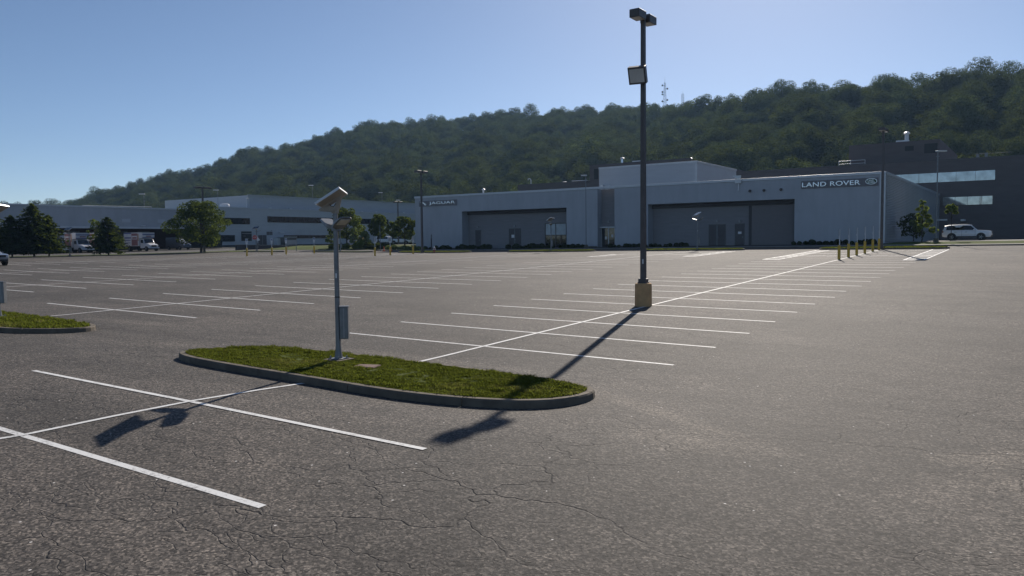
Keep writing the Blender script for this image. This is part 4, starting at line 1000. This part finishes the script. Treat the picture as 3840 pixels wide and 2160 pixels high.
MB().loft([[(-1.2,-2.6,.15),(1.2,-2.6,.15),(1.2,2.6,.15),(-1.2,2.6,.15)],[(-1.3,-2.9,2.2),(1.3,-2.9,2.2),(1.3,2.9,2.2),(-1.3,2.9,2.2)]]).build('body', M['darkbox'], dm)
rbm = MB()
for i in range(7): rbm.box(1.26,-2.5+i*.8,.4,1.36,-2.4+i*.8,2.1)
rbm.build('ribs', M['darkbox'], dm); MB().box(-1.35,-2.95,2.201,1.35,2.95,2.28).build('lid', M['trim'], dm)
o = thing('storage_box', 'blue grey storage box behind the trees left of the showroom', 'storage box', (-113., 111.5, gz(-113, 110)+.5))
MB().box(-1.2,-1.4,0,1.2,1.4,2.1).build('body', M['siding'], o); MB().box(-1.25,-1.45,2.101,1.25,1.45,2.2).build('lid', M['cap'], o); MB().box(1.201,-.9,.1,1.23,.9,1.9).build('door', M['siding2'], o)
o = thing('grit_bin', 'yellow grit bin among the pale saplings', 'bin', (-104.0, 104.0, gz(-104, 104)+.5))
MB().loft([[(-.5,-.6,0),(.5,-.6,0),(.5,.6,0),(-.5,.6,0)],[(-.6,-.75,1.1),(.6,-.75,1.1),(.6,.75,1.1),(-.6,.75,1.1)]]).build('body', M['yellow'], o); MB().loft([[(-.65,-.8,1.101),(.65,-.8,1.101),(.65,.8,1.101),(-.65,.8,1.101)],[(-.6,-.75,1.4),(.3,-.75,1.25),(.3,.75,1.25),(-.6,.75,1.4)]]).build('lid', M['yellow'], o)
# ------------------------------------------------------------------ trees
def mesh_obj(name, V, F, m, parent=None, smooth=False):
    me = bpy.data.meshes.new(name); me.from_pydata(V, [], F); me.materials.append(m)
    if smooth: me.polygons.foreach_set('use_smooth', [True]*len(F))
    o = bpy.data.objects.new(name, me); COL.objects.link(o)
    if parent: o.parent = parent
    return o
def rv(rn):
    z = rn.uniform(-1,1); a = rn.uniform(0, 2*math.pi); q = math.sqrt(1-z*z); return Vector((q*math.cos(a), q*math.sin(a), z))
def leafquad(V, F, p, nrm, s, rn, long=1.0):
    a = nrm.orthogonal().normalized(); b = nrm.cross(a); t = rn.uniform(0, 6.28)
    u = (a*math.cos(t)+b*math.sin(t))*s*long; v = (b*math.cos(t)-a*math.sin(t))*s
    k = len(V); V += [tuple(p-u), tuple(p+v*.55-u*.1), tuple(p+u), tuple(p-v*.55-u*.1)]; F.append((k, k+1, k+2, k+3))
def crown(lobes, n, s, rn, shell=.62, up=.35, jit=.9):
    V = []; F = []; wsum = sum(r*r for _, r, _ in lobes)
    for c, r, sq in lobes:
        for _ in range(int(n*r*r/wsum)):
            d = rv(rn); rr = r*(shell+(1-shell)*rn.random()**.6)
            p = c+Vector((d.x*rr, d.y*rr, d.z*rr*sq))
            nn = (d+rv(rn)*jit+Vector((0,0,up))).normalized(); leafquad(V, F, p, nn, s*rn.uniform(.6,1.35), rn)
    return V, F
def tapered(mb, pts, r0, r1, n=7):
    k = len(pts)-1
    for i, (a, b) in enumerate(zip(pts[:-1], pts[1:])): mb.cyl(a, b, r0+(r1-r0)*i/k, r0+(r1-r0)*(i+1)/k, n, cap=i in (0, k-1))
def broad_tree(label, x, y, z, H, Rw, name='tree', m='leaf', seed=1, n=5000, s=.24, trunk=.22, base=.28, wide=1.0, group=None, lobes_n=16, shape='round'):
    rn = random.Random(seed); t = thing(name, label, 'tree', (x, y, z), 0, group)
    mb = MB(); hb = H*base
    tapered(mb, [Vector((0,0,-.2)), Vector((.05,0,hb*.5)), Vector((0,.06,hb)), Vector((.1,0,H*.62)), Vector((0,0,H*.9))], trunk, .03)
    lobes = []
    for i in range(lobes_n):
        f = (i+.5)/lobes_n; a = i*2.4+rn.uniform(-.4,.4)
        zz = hb+(H-hb)*(.12+.80*f)
        if shape == 'cone': rad = Rw*(1-f)*.75+.1
        else: rad = Rw*.78*math.sin(math.pi*min(1, .22+.72*f))**.8*rn.uniform(.55,1.1)
        lr = Rw*rn.uniform(.22,.42)*(16/lobes_n)**.3*(1 if shape != 'cone' else max(.3, 1-f*.75)); c = Vector((rad*math.cos(a)*wide, rad*math.sin(a)*wide, min(zz, H-lr*.75)))
        lobes.append((c, lr, .72)); p0 = Vector((0,0,min(c.z*.75, hb+(H-hb)*f*.6)))
        tapered(mb, [p0, (p0+c)/2+Vector((0,0,.12)), c], trunk*.35*(1-f*.5), .02, 5)
    mb.build('trunk', M['bark'], t, True)
    V, F = crown(lobes, n, s, rn); mesh_obj('crown', V, F, M[m], t)
    return t
def conifer(label, x, y, z, H, Rw, seed=1, m='needle', dens=1.0):
    rn = random.Random(seed); t = thing('conifer_tree', label, 'conifer', (x, y, z))
    mb = MB(); tapered(mb, [Vector((0,0,-.2)), Vector((0,0,H*.5)), Vector((0,0,H*.98))], .02*H, .02); V = []; F = []
    nl = int(H*5.0)
    for i in range(nl):
        f = i/(nl-1); zz = H*(.13+.85*f); L = 1.15*Rw*(1-f)**.52*rn.uniform(.8,1.12)*(1.0 if f > .12 else .75)+.12
        nb = int((8+5*(1-f))*dens)
        for k in range(nb):
            a = rn.uniform(0, 6.28); l = L*rn.uniform(.65,1.12); d = Vector((math.cos(a), math.sin(a), 0)); tip = Vector((0,0,zz))+d*l+Vector((0,0,-.18*l+rn.uniform(-.1,.1)))
            if k % 3 == 0: mb.cyl((0,0,zz), tuple(tip), .025, .008, 4, False)
            q = int(4+l*6)
            for j in range(q):
                g = (j+rn.random())/q; p = Vector((0,0,zz)).lerp(tip, .15+.85*g)+Vector((rn.uniform(-.14,.14), rn.uniform(-.14,.14), rn.uniform(-.08,.06)))*(1.0)
                leafquad(V, F, p, (Vector((0,0,1))+rv(rn)*.7).normalized(), rn.uniform(.12,.25), rn, 1.5)
    mb.build('trunk', M['bark'], t, True); mesh_obj('crown', V, F, M[m], t)
    return t
gt = lambda x, y: gz(x, y)+.05
conifer('tallest dark conifer in the clump on the left', -112, 50.8, gt(-112, 50.8), 7.1, 2.9, 2)
conifer('dark conifer with a bushy right flank, right side of the left clump', -112.4, 52.9, gt(-112, 52.9), 5.6, 2.3, 3)
conifer('low dark conifer left of the tallest one in the clump', -112.5, 48.3, gt(-112, 48.3), 5.5, 2.6, 4)
conifer('dark conifer cut by the left edge of the photo', -111.5, 45.4, gt(-112, 45), 6.2, 2.6, 5)
conifer('lone dark conifer standing in front of the white box trucks', -112, 60.9, gt(-112, 60.9), 5.5, 2.6, 6)
broad_tree('big spreading green tree at the end of the grass strip, left of the white office', -112, 76.0, gt(-112, 76), 8.5, 4.9, 'deciduous_tree', 'leaf', 11, 10500, .17, .26, .12, 1.05, lobes_n=34)
broad_tree('thin bare looking sapling behind the lone conifer', -121, 64.0, gt(-121, 64)+.0, 5.4, 1.4, 'sapling', 'leaf', 12, 420, .2, .06, .3)
zb = lambda x, y: gz(x, y)+.05+min(.45, max(0, (y-91.1)*.05))
broad_tree('full dark green tree right behind the near solar lamp post', -99.0, 95.3, zb(-99, 95.3), 7.0, 3.3, 'deciduous_tree', 'leaf', 13, 6000, .16, .2, .16, lobes_n=26)
broad_tree('green tree in the middle of the trees left of the showroom', -94.8, 98.6, zb(-94.8, 98.6), 5.6, 2.1, 'deciduous_tree', 'leaf', 15, 3400, .16, .15, .22)
broad_tree('round green tree nearest the showroom corner', -88.3, 98.2, zb(-88.3, 98.2), 5.0, 2.2, 'deciduous_tree', 'leaf', 16, 3800, .16, .15, .18)
broad_tree('small thin green tree between two bigger ones left of the showroom', -92.2, 99.4, zb(-92.2, 99.4), 4.2, 1.2, 'deciduous_tree', 'leaf', 17, 1000, .2, .08, .3)
broad_tree('pale green sapling in front of the full dark tree', -95.9, 94.2, zb(-95.9, 94.2), 3.6, 1.15, 'sapling', 'leafpale', 18, 1500, .17, .05, .1, shape='cone')
broad_tree('pale thin sapling left of the near solar lamp post', -102.4, 94.9, zb(-102.4, 94.9), 3.6, 1.1, 'sapling', 'leafpale', 19, 700, .17, .05, .15, shape='cone')
broad_tree('pale sapling right of the first pale one, beside the yellow bin', -94.3, 94.9, zb(-94.3, 94.9), 2.9, 1.2, 'sapling', 'leafpale', 20, 1100, .17, .05, .1)
def bush(name, label, x, y, z, lx, ly, h, m, n, seed, s=.12, cat='bush'):
    rn = random.Random(seed); t = thing(name, label, cat, (x, y, z)); lobes = []
    k = max(4, int(lx*1.5))
    for i in range(k):
        q = rn.uniform(.6,1.1); lobes.append((Vector((-lx/2+lx*(i+.5)/k, rn.uniform(-ly, ly)*.3, h*.45*q)), h*.62*q*rn.uniform(.8,1.2), .8))
    V, F = crown(lobes, n, s, rn, .35, .5); mesh_obj('foliage', V, F, M[m], t)
    mb = MB()
    for c, r, _ in lobes[::2]: mb.cyl((c.x, c.y, -.1), (c.x, c.y, c.z), .03, .015, 5)
    mb.build('stems', M['bark'], t)
bush('bush', 'bright green bush under the full dark tree', -94.6, 92.7, zb(-94.6, 92.7), 4.6, 2., 1.25, 'leafy', 2200, 31)
bush('bush', 'dark bush behind the left of the two traffic cones', -90.4, 93.0, zb(-90.4, 93), 4.0, 1.5, 1.2, 'shrub', 1600, 32)
bush('bush', 'dark low bush behind the right of the two traffic cones', -87.0, 92.2, zb(-87, 92.2), 3.4, 1.4, 1.1, 'shrub', 1300, 33)
bush('hedge', 'pale green low hedge along the corner of the side road', -80.4, 88.3, gz(-80, 88)+.1, 5.6, 1.4, .8, 'leafpale', 2600, 34, cat='hedge')
bush('hedge', 'low yellow green hedge left of the black kerb shadow', -77.2, 87.6, gz(-77, 87.6)+.1, 4.5, 1.2, .6, 'leafpale', 1200, 35, cat='hedge')
bush('bush', 'low green ground shrub under the thin saplings', -99.8, 93.2, zb(-99.8, 93.2), 3.5, 1.5, .9, 'leaf', 1100, 36)
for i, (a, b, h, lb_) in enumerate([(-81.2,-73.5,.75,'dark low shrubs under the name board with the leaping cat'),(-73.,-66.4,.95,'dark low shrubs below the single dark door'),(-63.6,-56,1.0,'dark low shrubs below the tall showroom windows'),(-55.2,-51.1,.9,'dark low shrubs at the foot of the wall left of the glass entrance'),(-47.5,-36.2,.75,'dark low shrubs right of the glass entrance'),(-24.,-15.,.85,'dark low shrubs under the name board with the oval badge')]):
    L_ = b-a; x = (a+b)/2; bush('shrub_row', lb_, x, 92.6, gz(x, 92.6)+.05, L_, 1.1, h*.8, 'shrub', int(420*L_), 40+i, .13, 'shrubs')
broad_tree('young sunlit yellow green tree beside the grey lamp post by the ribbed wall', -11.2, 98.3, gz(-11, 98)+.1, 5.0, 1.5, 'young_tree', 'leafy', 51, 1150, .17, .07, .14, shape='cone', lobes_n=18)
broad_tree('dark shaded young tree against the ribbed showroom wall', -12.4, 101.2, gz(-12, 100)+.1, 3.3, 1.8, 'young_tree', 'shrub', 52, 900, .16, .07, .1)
broad_tree('slender sapling with a small leafy top right of the grey lamp post', -8.4, 98.9, gz(-8, 98)+.1, 4.1, .6, 'sapling', 'leafy', 53, 420, .17, .035, .72, lobes_n=6)

# ------------------------------------------------------------------ wooded hill
RIDGE = [(40,9.0,330),(60,9.5,340),(75,9.9,350),(86.9,10.2,370),(91.2,10.5,385),(94.9,10.67,395),(99.4,10.33,405),(103.85,10.45,425),(106.95,10.3,440),(108.8,9.75,455),(110.7,9.7,480),(112.3,9.5,540),(114.8,9.47,620),(117.4,9.45,650),(120.25,9.3,670),(123.7,9.28,690),(125.4,9.1,700),(128.6,8.8,705),(131.5,8.65,715),(134.3,8.4,725),(136.5,7.9,735),(138.5,7.2,745),(140.6,6.65,755),(142.6,6.35,765),(145.3,5.25,780),(147.8,4.65,800),(150.2,3.9,820),(152.3,3.2,840),(153.3,2.7,860),(155.2,2.5,880),(157.3,2.42,900),(161,2.3,920),(166,2.1,950),(178,1.9,980)]
FOOT = [(40,200),(75,205),(91,208),(105,214),(112,225),(120,250),(130,300),(138,345),(146,420),(153,560),(160,640),(178,700)]
def interp(T, a, k=1):
    if a <= T[0][0]: return T[0][k]
    for p, q in zip(T[:-1], T[1:]):
        if a <= q[0]: return p[k]+(q[k]-p[k])*(a-p[0])/(q[0]-p[0])
    return T[-1][k]
TREE = lambda r: 12.8 if r < 450 else max(11.3, 12.8-(r-450)*.02)
def hill_z(a, d):
    f = interp(FOOT, a); r = interp(RIDGE, a, 2); zr = CAM_Z+r*math.tan(R(interp(RIDGE, a)))-TREE(r); zf = 3.0
    t = (d-f)/(r-f)
    if t < 0: return zf+min(0, t)*2
    if t <= 1: return zf+(zr-zf)*(t**1.08)*(1-.10*t*t+.10*t*t) + 5*math.sin(a*1.3+d*.013)*math.sin(math.pi*t)*.6
    return zr-(t-1)**2*zr*1.2-(t-1)*8
V = []; F = []; AZ = np.arange(40, 178.1, 1.0); TT = np.concatenate([np.linspace(0, 1, 22), np.linspace(1.08, 2.2, 9)])
for a in AZ:
    f, r = interp(FOOT, a), interp(RIDGE, a, 2)
    for t in TT: d = f+(r-f)*t; V.append((d*math.cos(R(a)), d*math.sin(R(a)), max(-2, hill_z(a, d)) if t > 0 else 1.0))
nt = len(TT)
for i in range(len(AZ)-1):
    for j in range(nt-1): F.append((i*nt+j, i*nt+j+1, (i+1)*nt+j+1, (i+1)*nt+j))
h = mesh_obj('hill', V, F, M['hill'], None, True); tag(h, 'long steep hill rising behind the buildings', 'hill', kind='structure')

protos = bpy.data.collections.new('woodland_kinds')
for k in range(8):
    rn = random.Random(100+k); H = 1.0; lobes = []
    nl = rn.randint(9, 15); asp = rn.uniform(.34,.50)
    for i in range(nl):
        f = (i+.5)/nl; a = i*2.4+rn.uniform(-.5,.5); rad = asp*.75*math.sin(math.pi*min(1,.25+.68*f))*rn.uniform(.6,1.1)
        lobes.append((Vector((rad*math.cos(a), rad*math.sin(a), .32+.58*f)), asp*rn.uniform(.24,.58), .8))
    V, F = crown(lobes, 3800, .019, rn, .62, .3, .38)
    # trunk inside the same woodland mesh
    b = len(V)
    for zt, rr in ((-.15,.02),(.7,.008)):
        for i in range(5): V.append((rr*math.cos(i*1.2566), rr*math.sin(i*1.2566), zt))
    for i in range(5): F.append((b+i, b+(i+1) % 5, b+5+(i+1) % 5, b+5+i))
    me = bpy.data.meshes.new('woodland_tree'); me.from_pydata(V, [], F); me.materials.append(M['forest'])
    protos.objects.link(bpy.data.objects.new('woodland_tree', me))
pts = []; rot = []; scl = []; idx = []; rn = random.Random(5)
step = 6.9
gx = -1050
while gx < 330:
    gy = 150
    while gy < 900:
        x = gx+rn.uniform(-.48,.48)*step; y = gy+rn.uniform(-.48,.48)*step
        a = math.degrees(math.atan2(y, x)); d = math.hypot(x, y)
        if 52 < a < 172:
            f, r = interp(FOOT, a), interp(RIDGE, a, 2)
            keep = f-2 < d < r+26
            if keep and d > 560 and rn.random() < .18: keep = False
            if keep:
                s = rn.choice((rn.uniform(6.5,10), rn.uniform(9,13), rn.uniform(12,17)))*(1.0 if rn.random() > .05 else 1.2)
                pts.append((x, y, hill_z(a, d)-.6)); rot.append((rn.uniform(-.08,.08), rn.uniform(-.08,.08), rn.uniform(0, 6.28)))
                wv = rn.uniform(.85,1.25); scl.append((s*wv, s*wv, s)); idx.append(rn.randrange(8))
        gy += step
    gx += step
print('woodland trees', len(pts))
me = bpy.data.meshes.new('hillside_woodland'); me.from_pydata(pts, [], [])
for nm, ty, data in (('rot', 'FLOAT_VECTOR', rot), ('scl', 'FLOAT_VECTOR', scl)):
    at = me.attributes.new(nm, ty, 'POINT'); at.data.foreach_set('vector', np.array(data, dtype=np.float32).ravel())
at = me.attributes.new('kindi', 'INT', 'POINT'); at.data.foreach_set('value', np.array(idx, dtype=np.int32))
wood = bpy.data.objects.new('hillside_woodland', me); COL.objects.link(wood)
tag(wood, 'dense green deciduous woodland covering the whole hill', 'woodland', kind='stuff')
ng = bpy.data.node_groups.new('woodland', 'GeometryNodeTree')
ng.interface.new_socket('Geometry', in_out='INPUT', socket_type='NodeSocketGeometry'); ng.interface.new_socket('Geometry', in_out='OUTPUT', socket_type='NodeSocketGeometry')
N = ng.nodes; gi = N.new('NodeGroupInput'); go = N.new('NodeGroupOutput'); ip = N.new('GeometryNodeInstanceOnPoints'); ci = N.new('GeometryNodeCollectionInfo')
ci.inputs['Collection'].default_value = protos; ci.inputs['Separate Children'].default_value = True; ci.inputs['Reset Children'].default_value = True
ip.inputs['Pick Instance'].default_value = True
def attr(nm, dt):
    n = N.new('GeometryNodeInputNamedAttribute'); n.data_type = dt; n.inputs['Name'].default_value = nm; return n.outputs[0]
lk = ng.links.new
lk(gi.outputs[0], ip.inputs['Points']); lk(ci.outputs[0], ip.inputs['Instance']); lk(attr('kindi', 'INT'), ip.inputs['Instance Index']); lk(attr('rot', 'FLOAT_VECTOR'), ip.inputs['Rotation']); lk(attr('scl', 'FLOAT_VECTOR'), ip.inputs['Scale'])
lk(ip.outputs[0], go.inputs[0])
wood.modifiers.new('woodland', 'NODES').node_group = ng
def polar(a, d): return d*math.cos(R(a)), d*math.sin(R(a))
a, d = 111.0, 470.; x, y = polar(a, d)
broad_tree('open branched tree standing above the ridge right of the radio mast', x, y, CAM_Z+d*math.tan(R(8.75)), 9.5, 4.6, 'ridge_tree', 'leaf', 61, 420, .42, .3, .1, lobes_n=20)

# radio masts
def mast(label, a, d, ez0, ez1, w0, w1):
    x, y = polar(a, d); z0 = CAM_Z+d*math.tan(R(ez0))-12; z1 = CAM_Z+d*math.tan(R(ez1)); H = z1-z0
    t = thing('radio_mast', label, 'radio mast', (x, y, z0)); mb = MB(); n = 12
    q = lambda f, k: Vector(((w0+(w1-w0)*f)*(1 if k in (0, 3) else -1), (w0+(w1-w0)*f)*(1 if k < 2 else -1), H*f))
    for i in range(n):
        f0, f1 = i/n, (i+1)/n
        for k in range(4):
            mb.cyl(q(f0, k), q(f1, k), .09, .08, 4, False); mb.cyl(q(f0, k), q(f1, (k+1) % 4), .045, .045, 3, False); mb.cyl(q(f1, k), q(f1, (k+1) % 4), .045, .045, 3, False)
    mb.cyl((0,0,H),(0,0,H*1.14),.09,.05,5)
    mb.build('lattice', M['silver'], t); return t, H
t, H = mast('tall lattice radio mast with dish antennas on the ridge', 113.1, 640, 9.42, 11.02, 1.5, .4)
for f, s in ((.93,-1),(.84,1),(.76,-1),(.70,-1),(.55,1),(.52,-1),(.42,1)):
    d_ = Vector((.92,.40,0))*s; c = Vector((0,0,H*f))+d_*1.9
    mb = MB(); mb.cyl(c+Vector((.3,-.6,0)), c+Vector((-.1,.2,0)), .75, .6, 10); mb.cyl(Vector((0,0,H*f)), c, .08, .08, 4); mb.build('dish_antenna', M['bronze'] if f not in (.93,.70) else M['silver'], t)
mast('short pale lattice mast right of the tall one on the ridge', 111.85, 700, 9.75, 10.2, .8, .8)
HAZE = .000115
# ------------------------------------------------------------------ camera, sun, sky
YAW, PITCH, ROLL, FPX = 0.5965586914, 0.0593115701, -0.0104401538, 2927.13097
fw = Vector((-math.sin(YAW)*math.cos(PITCH), math.cos(YAW)*math.cos(PITCH), -math.sin(PITCH)))
r0 = Vector((math.cos(YAW), math.sin(YAW), 0)); u0 = r0.cross(fw)
rr_ = r0*math.cos(ROLL)+u0*math.sin(ROLL); uu_ = u0*math.cos(ROLL)-r0*math.sin(ROLL)
cd = bpy.data.cameras.new('camera'); cam = bpy.data.objects.new('camera', cd); COL.objects.link(cam)
m4 = Matrix.Identity(4)
for i in range(3): m4[i][0] = rr_[i]; m4[i][1] = uu_[i]; m4[i][2] = -fw[i]
m4.translation = Vector((0,0,CAM_Z)); cam.matrix_world = m4
cd.sensor_width = 36.0; cd.lens = FPX/3840*36.0; cd.clip_start = .1; cd.clip_end = 6000
scene.camera = cam

SUN_EL = R(31.0); sdir = Vector((-.286, .958, 0)).normalized()*math.cos(SUN_EL)+Vector((0,0,math.sin(SUN_EL)))
sd_ = bpy.data.lights.new('sun', 'SUN'); so_ = bpy.data.objects.new('sun', sd_); COL.objects.link(so_)
sd_.energy = 5.0; sd_.angle = R(.53); sd_.color = (1.0,.91,.80)
so_.rotation_euler = (-sdir).to_track_quat('-Z', 'Y').to_euler()
world = bpy.data.worlds.new('World'); scene.world = world; world.use_nodes = True
nt_ = world.node_tree; bg = nt_.nodes['Background']; sky = nt_.nodes.new('ShaderNodeTexSky')
sky.sky_type = 'NISHITA'; sky.sun_disc = False; sky.sun_elevation = SUN_EL
sky.sun_rotation = math.atan2(sdir.x, sdir.y)
sky.altitude = 100; sky.air_density = .66; sky.dust_density = .27; sky.ozone_density = 2.6
nt_.links.new(sky.outputs[0], bg.inputs['Color']); bg.inputs['Strength'].default_value = .09
vs_ = scene.view_settings; vs_.view_transform = 'Standard'; vs_.look = 'None'; vs_.exposure = 0.0; vs_.gamma = 1.0; vs_.use_curve_mapping = False
hz = MB().box(-1150, -60, -12, 420, 1050, 200).build('haze', bpy.data.materials.new('haze_air'))
tag(hz, 'thin blue summer haze filling the valley air', 'haze', kind='stuff')
hm = hz.data.materials[0]; hm.use_nodes = True; hn = hm.node_tree; hn.nodes.remove(hn.nodes['Principled BSDF'])
pv_ = hn.nodes.new('ShaderNodeVolumePrincipled'); pv_.inputs['Color'].default_value = (.38,.63,1.0,1); pv_.inputs['Density'].default_value = HAZE; pv_.inputs['Anisotropy'].default_value = .35
hn.links.new(pv_.outputs[0], hn.nodes['Material Output'].inputs['Volume'])
scene.render.engine = 'CYCLES'
scene.cycles.max_bounces = 6; scene.cycles.diffuse_bounces = 3; scene.cycles.glossy_bounces = 3; scene.cycles.transmission_bounces = 4; scene.cycles.transparent_max_bounces = 6
scene.cycles.use_denoising = True
scene.cycles.caustics_reflective = False; scene.cycles.caustics_refractive = False
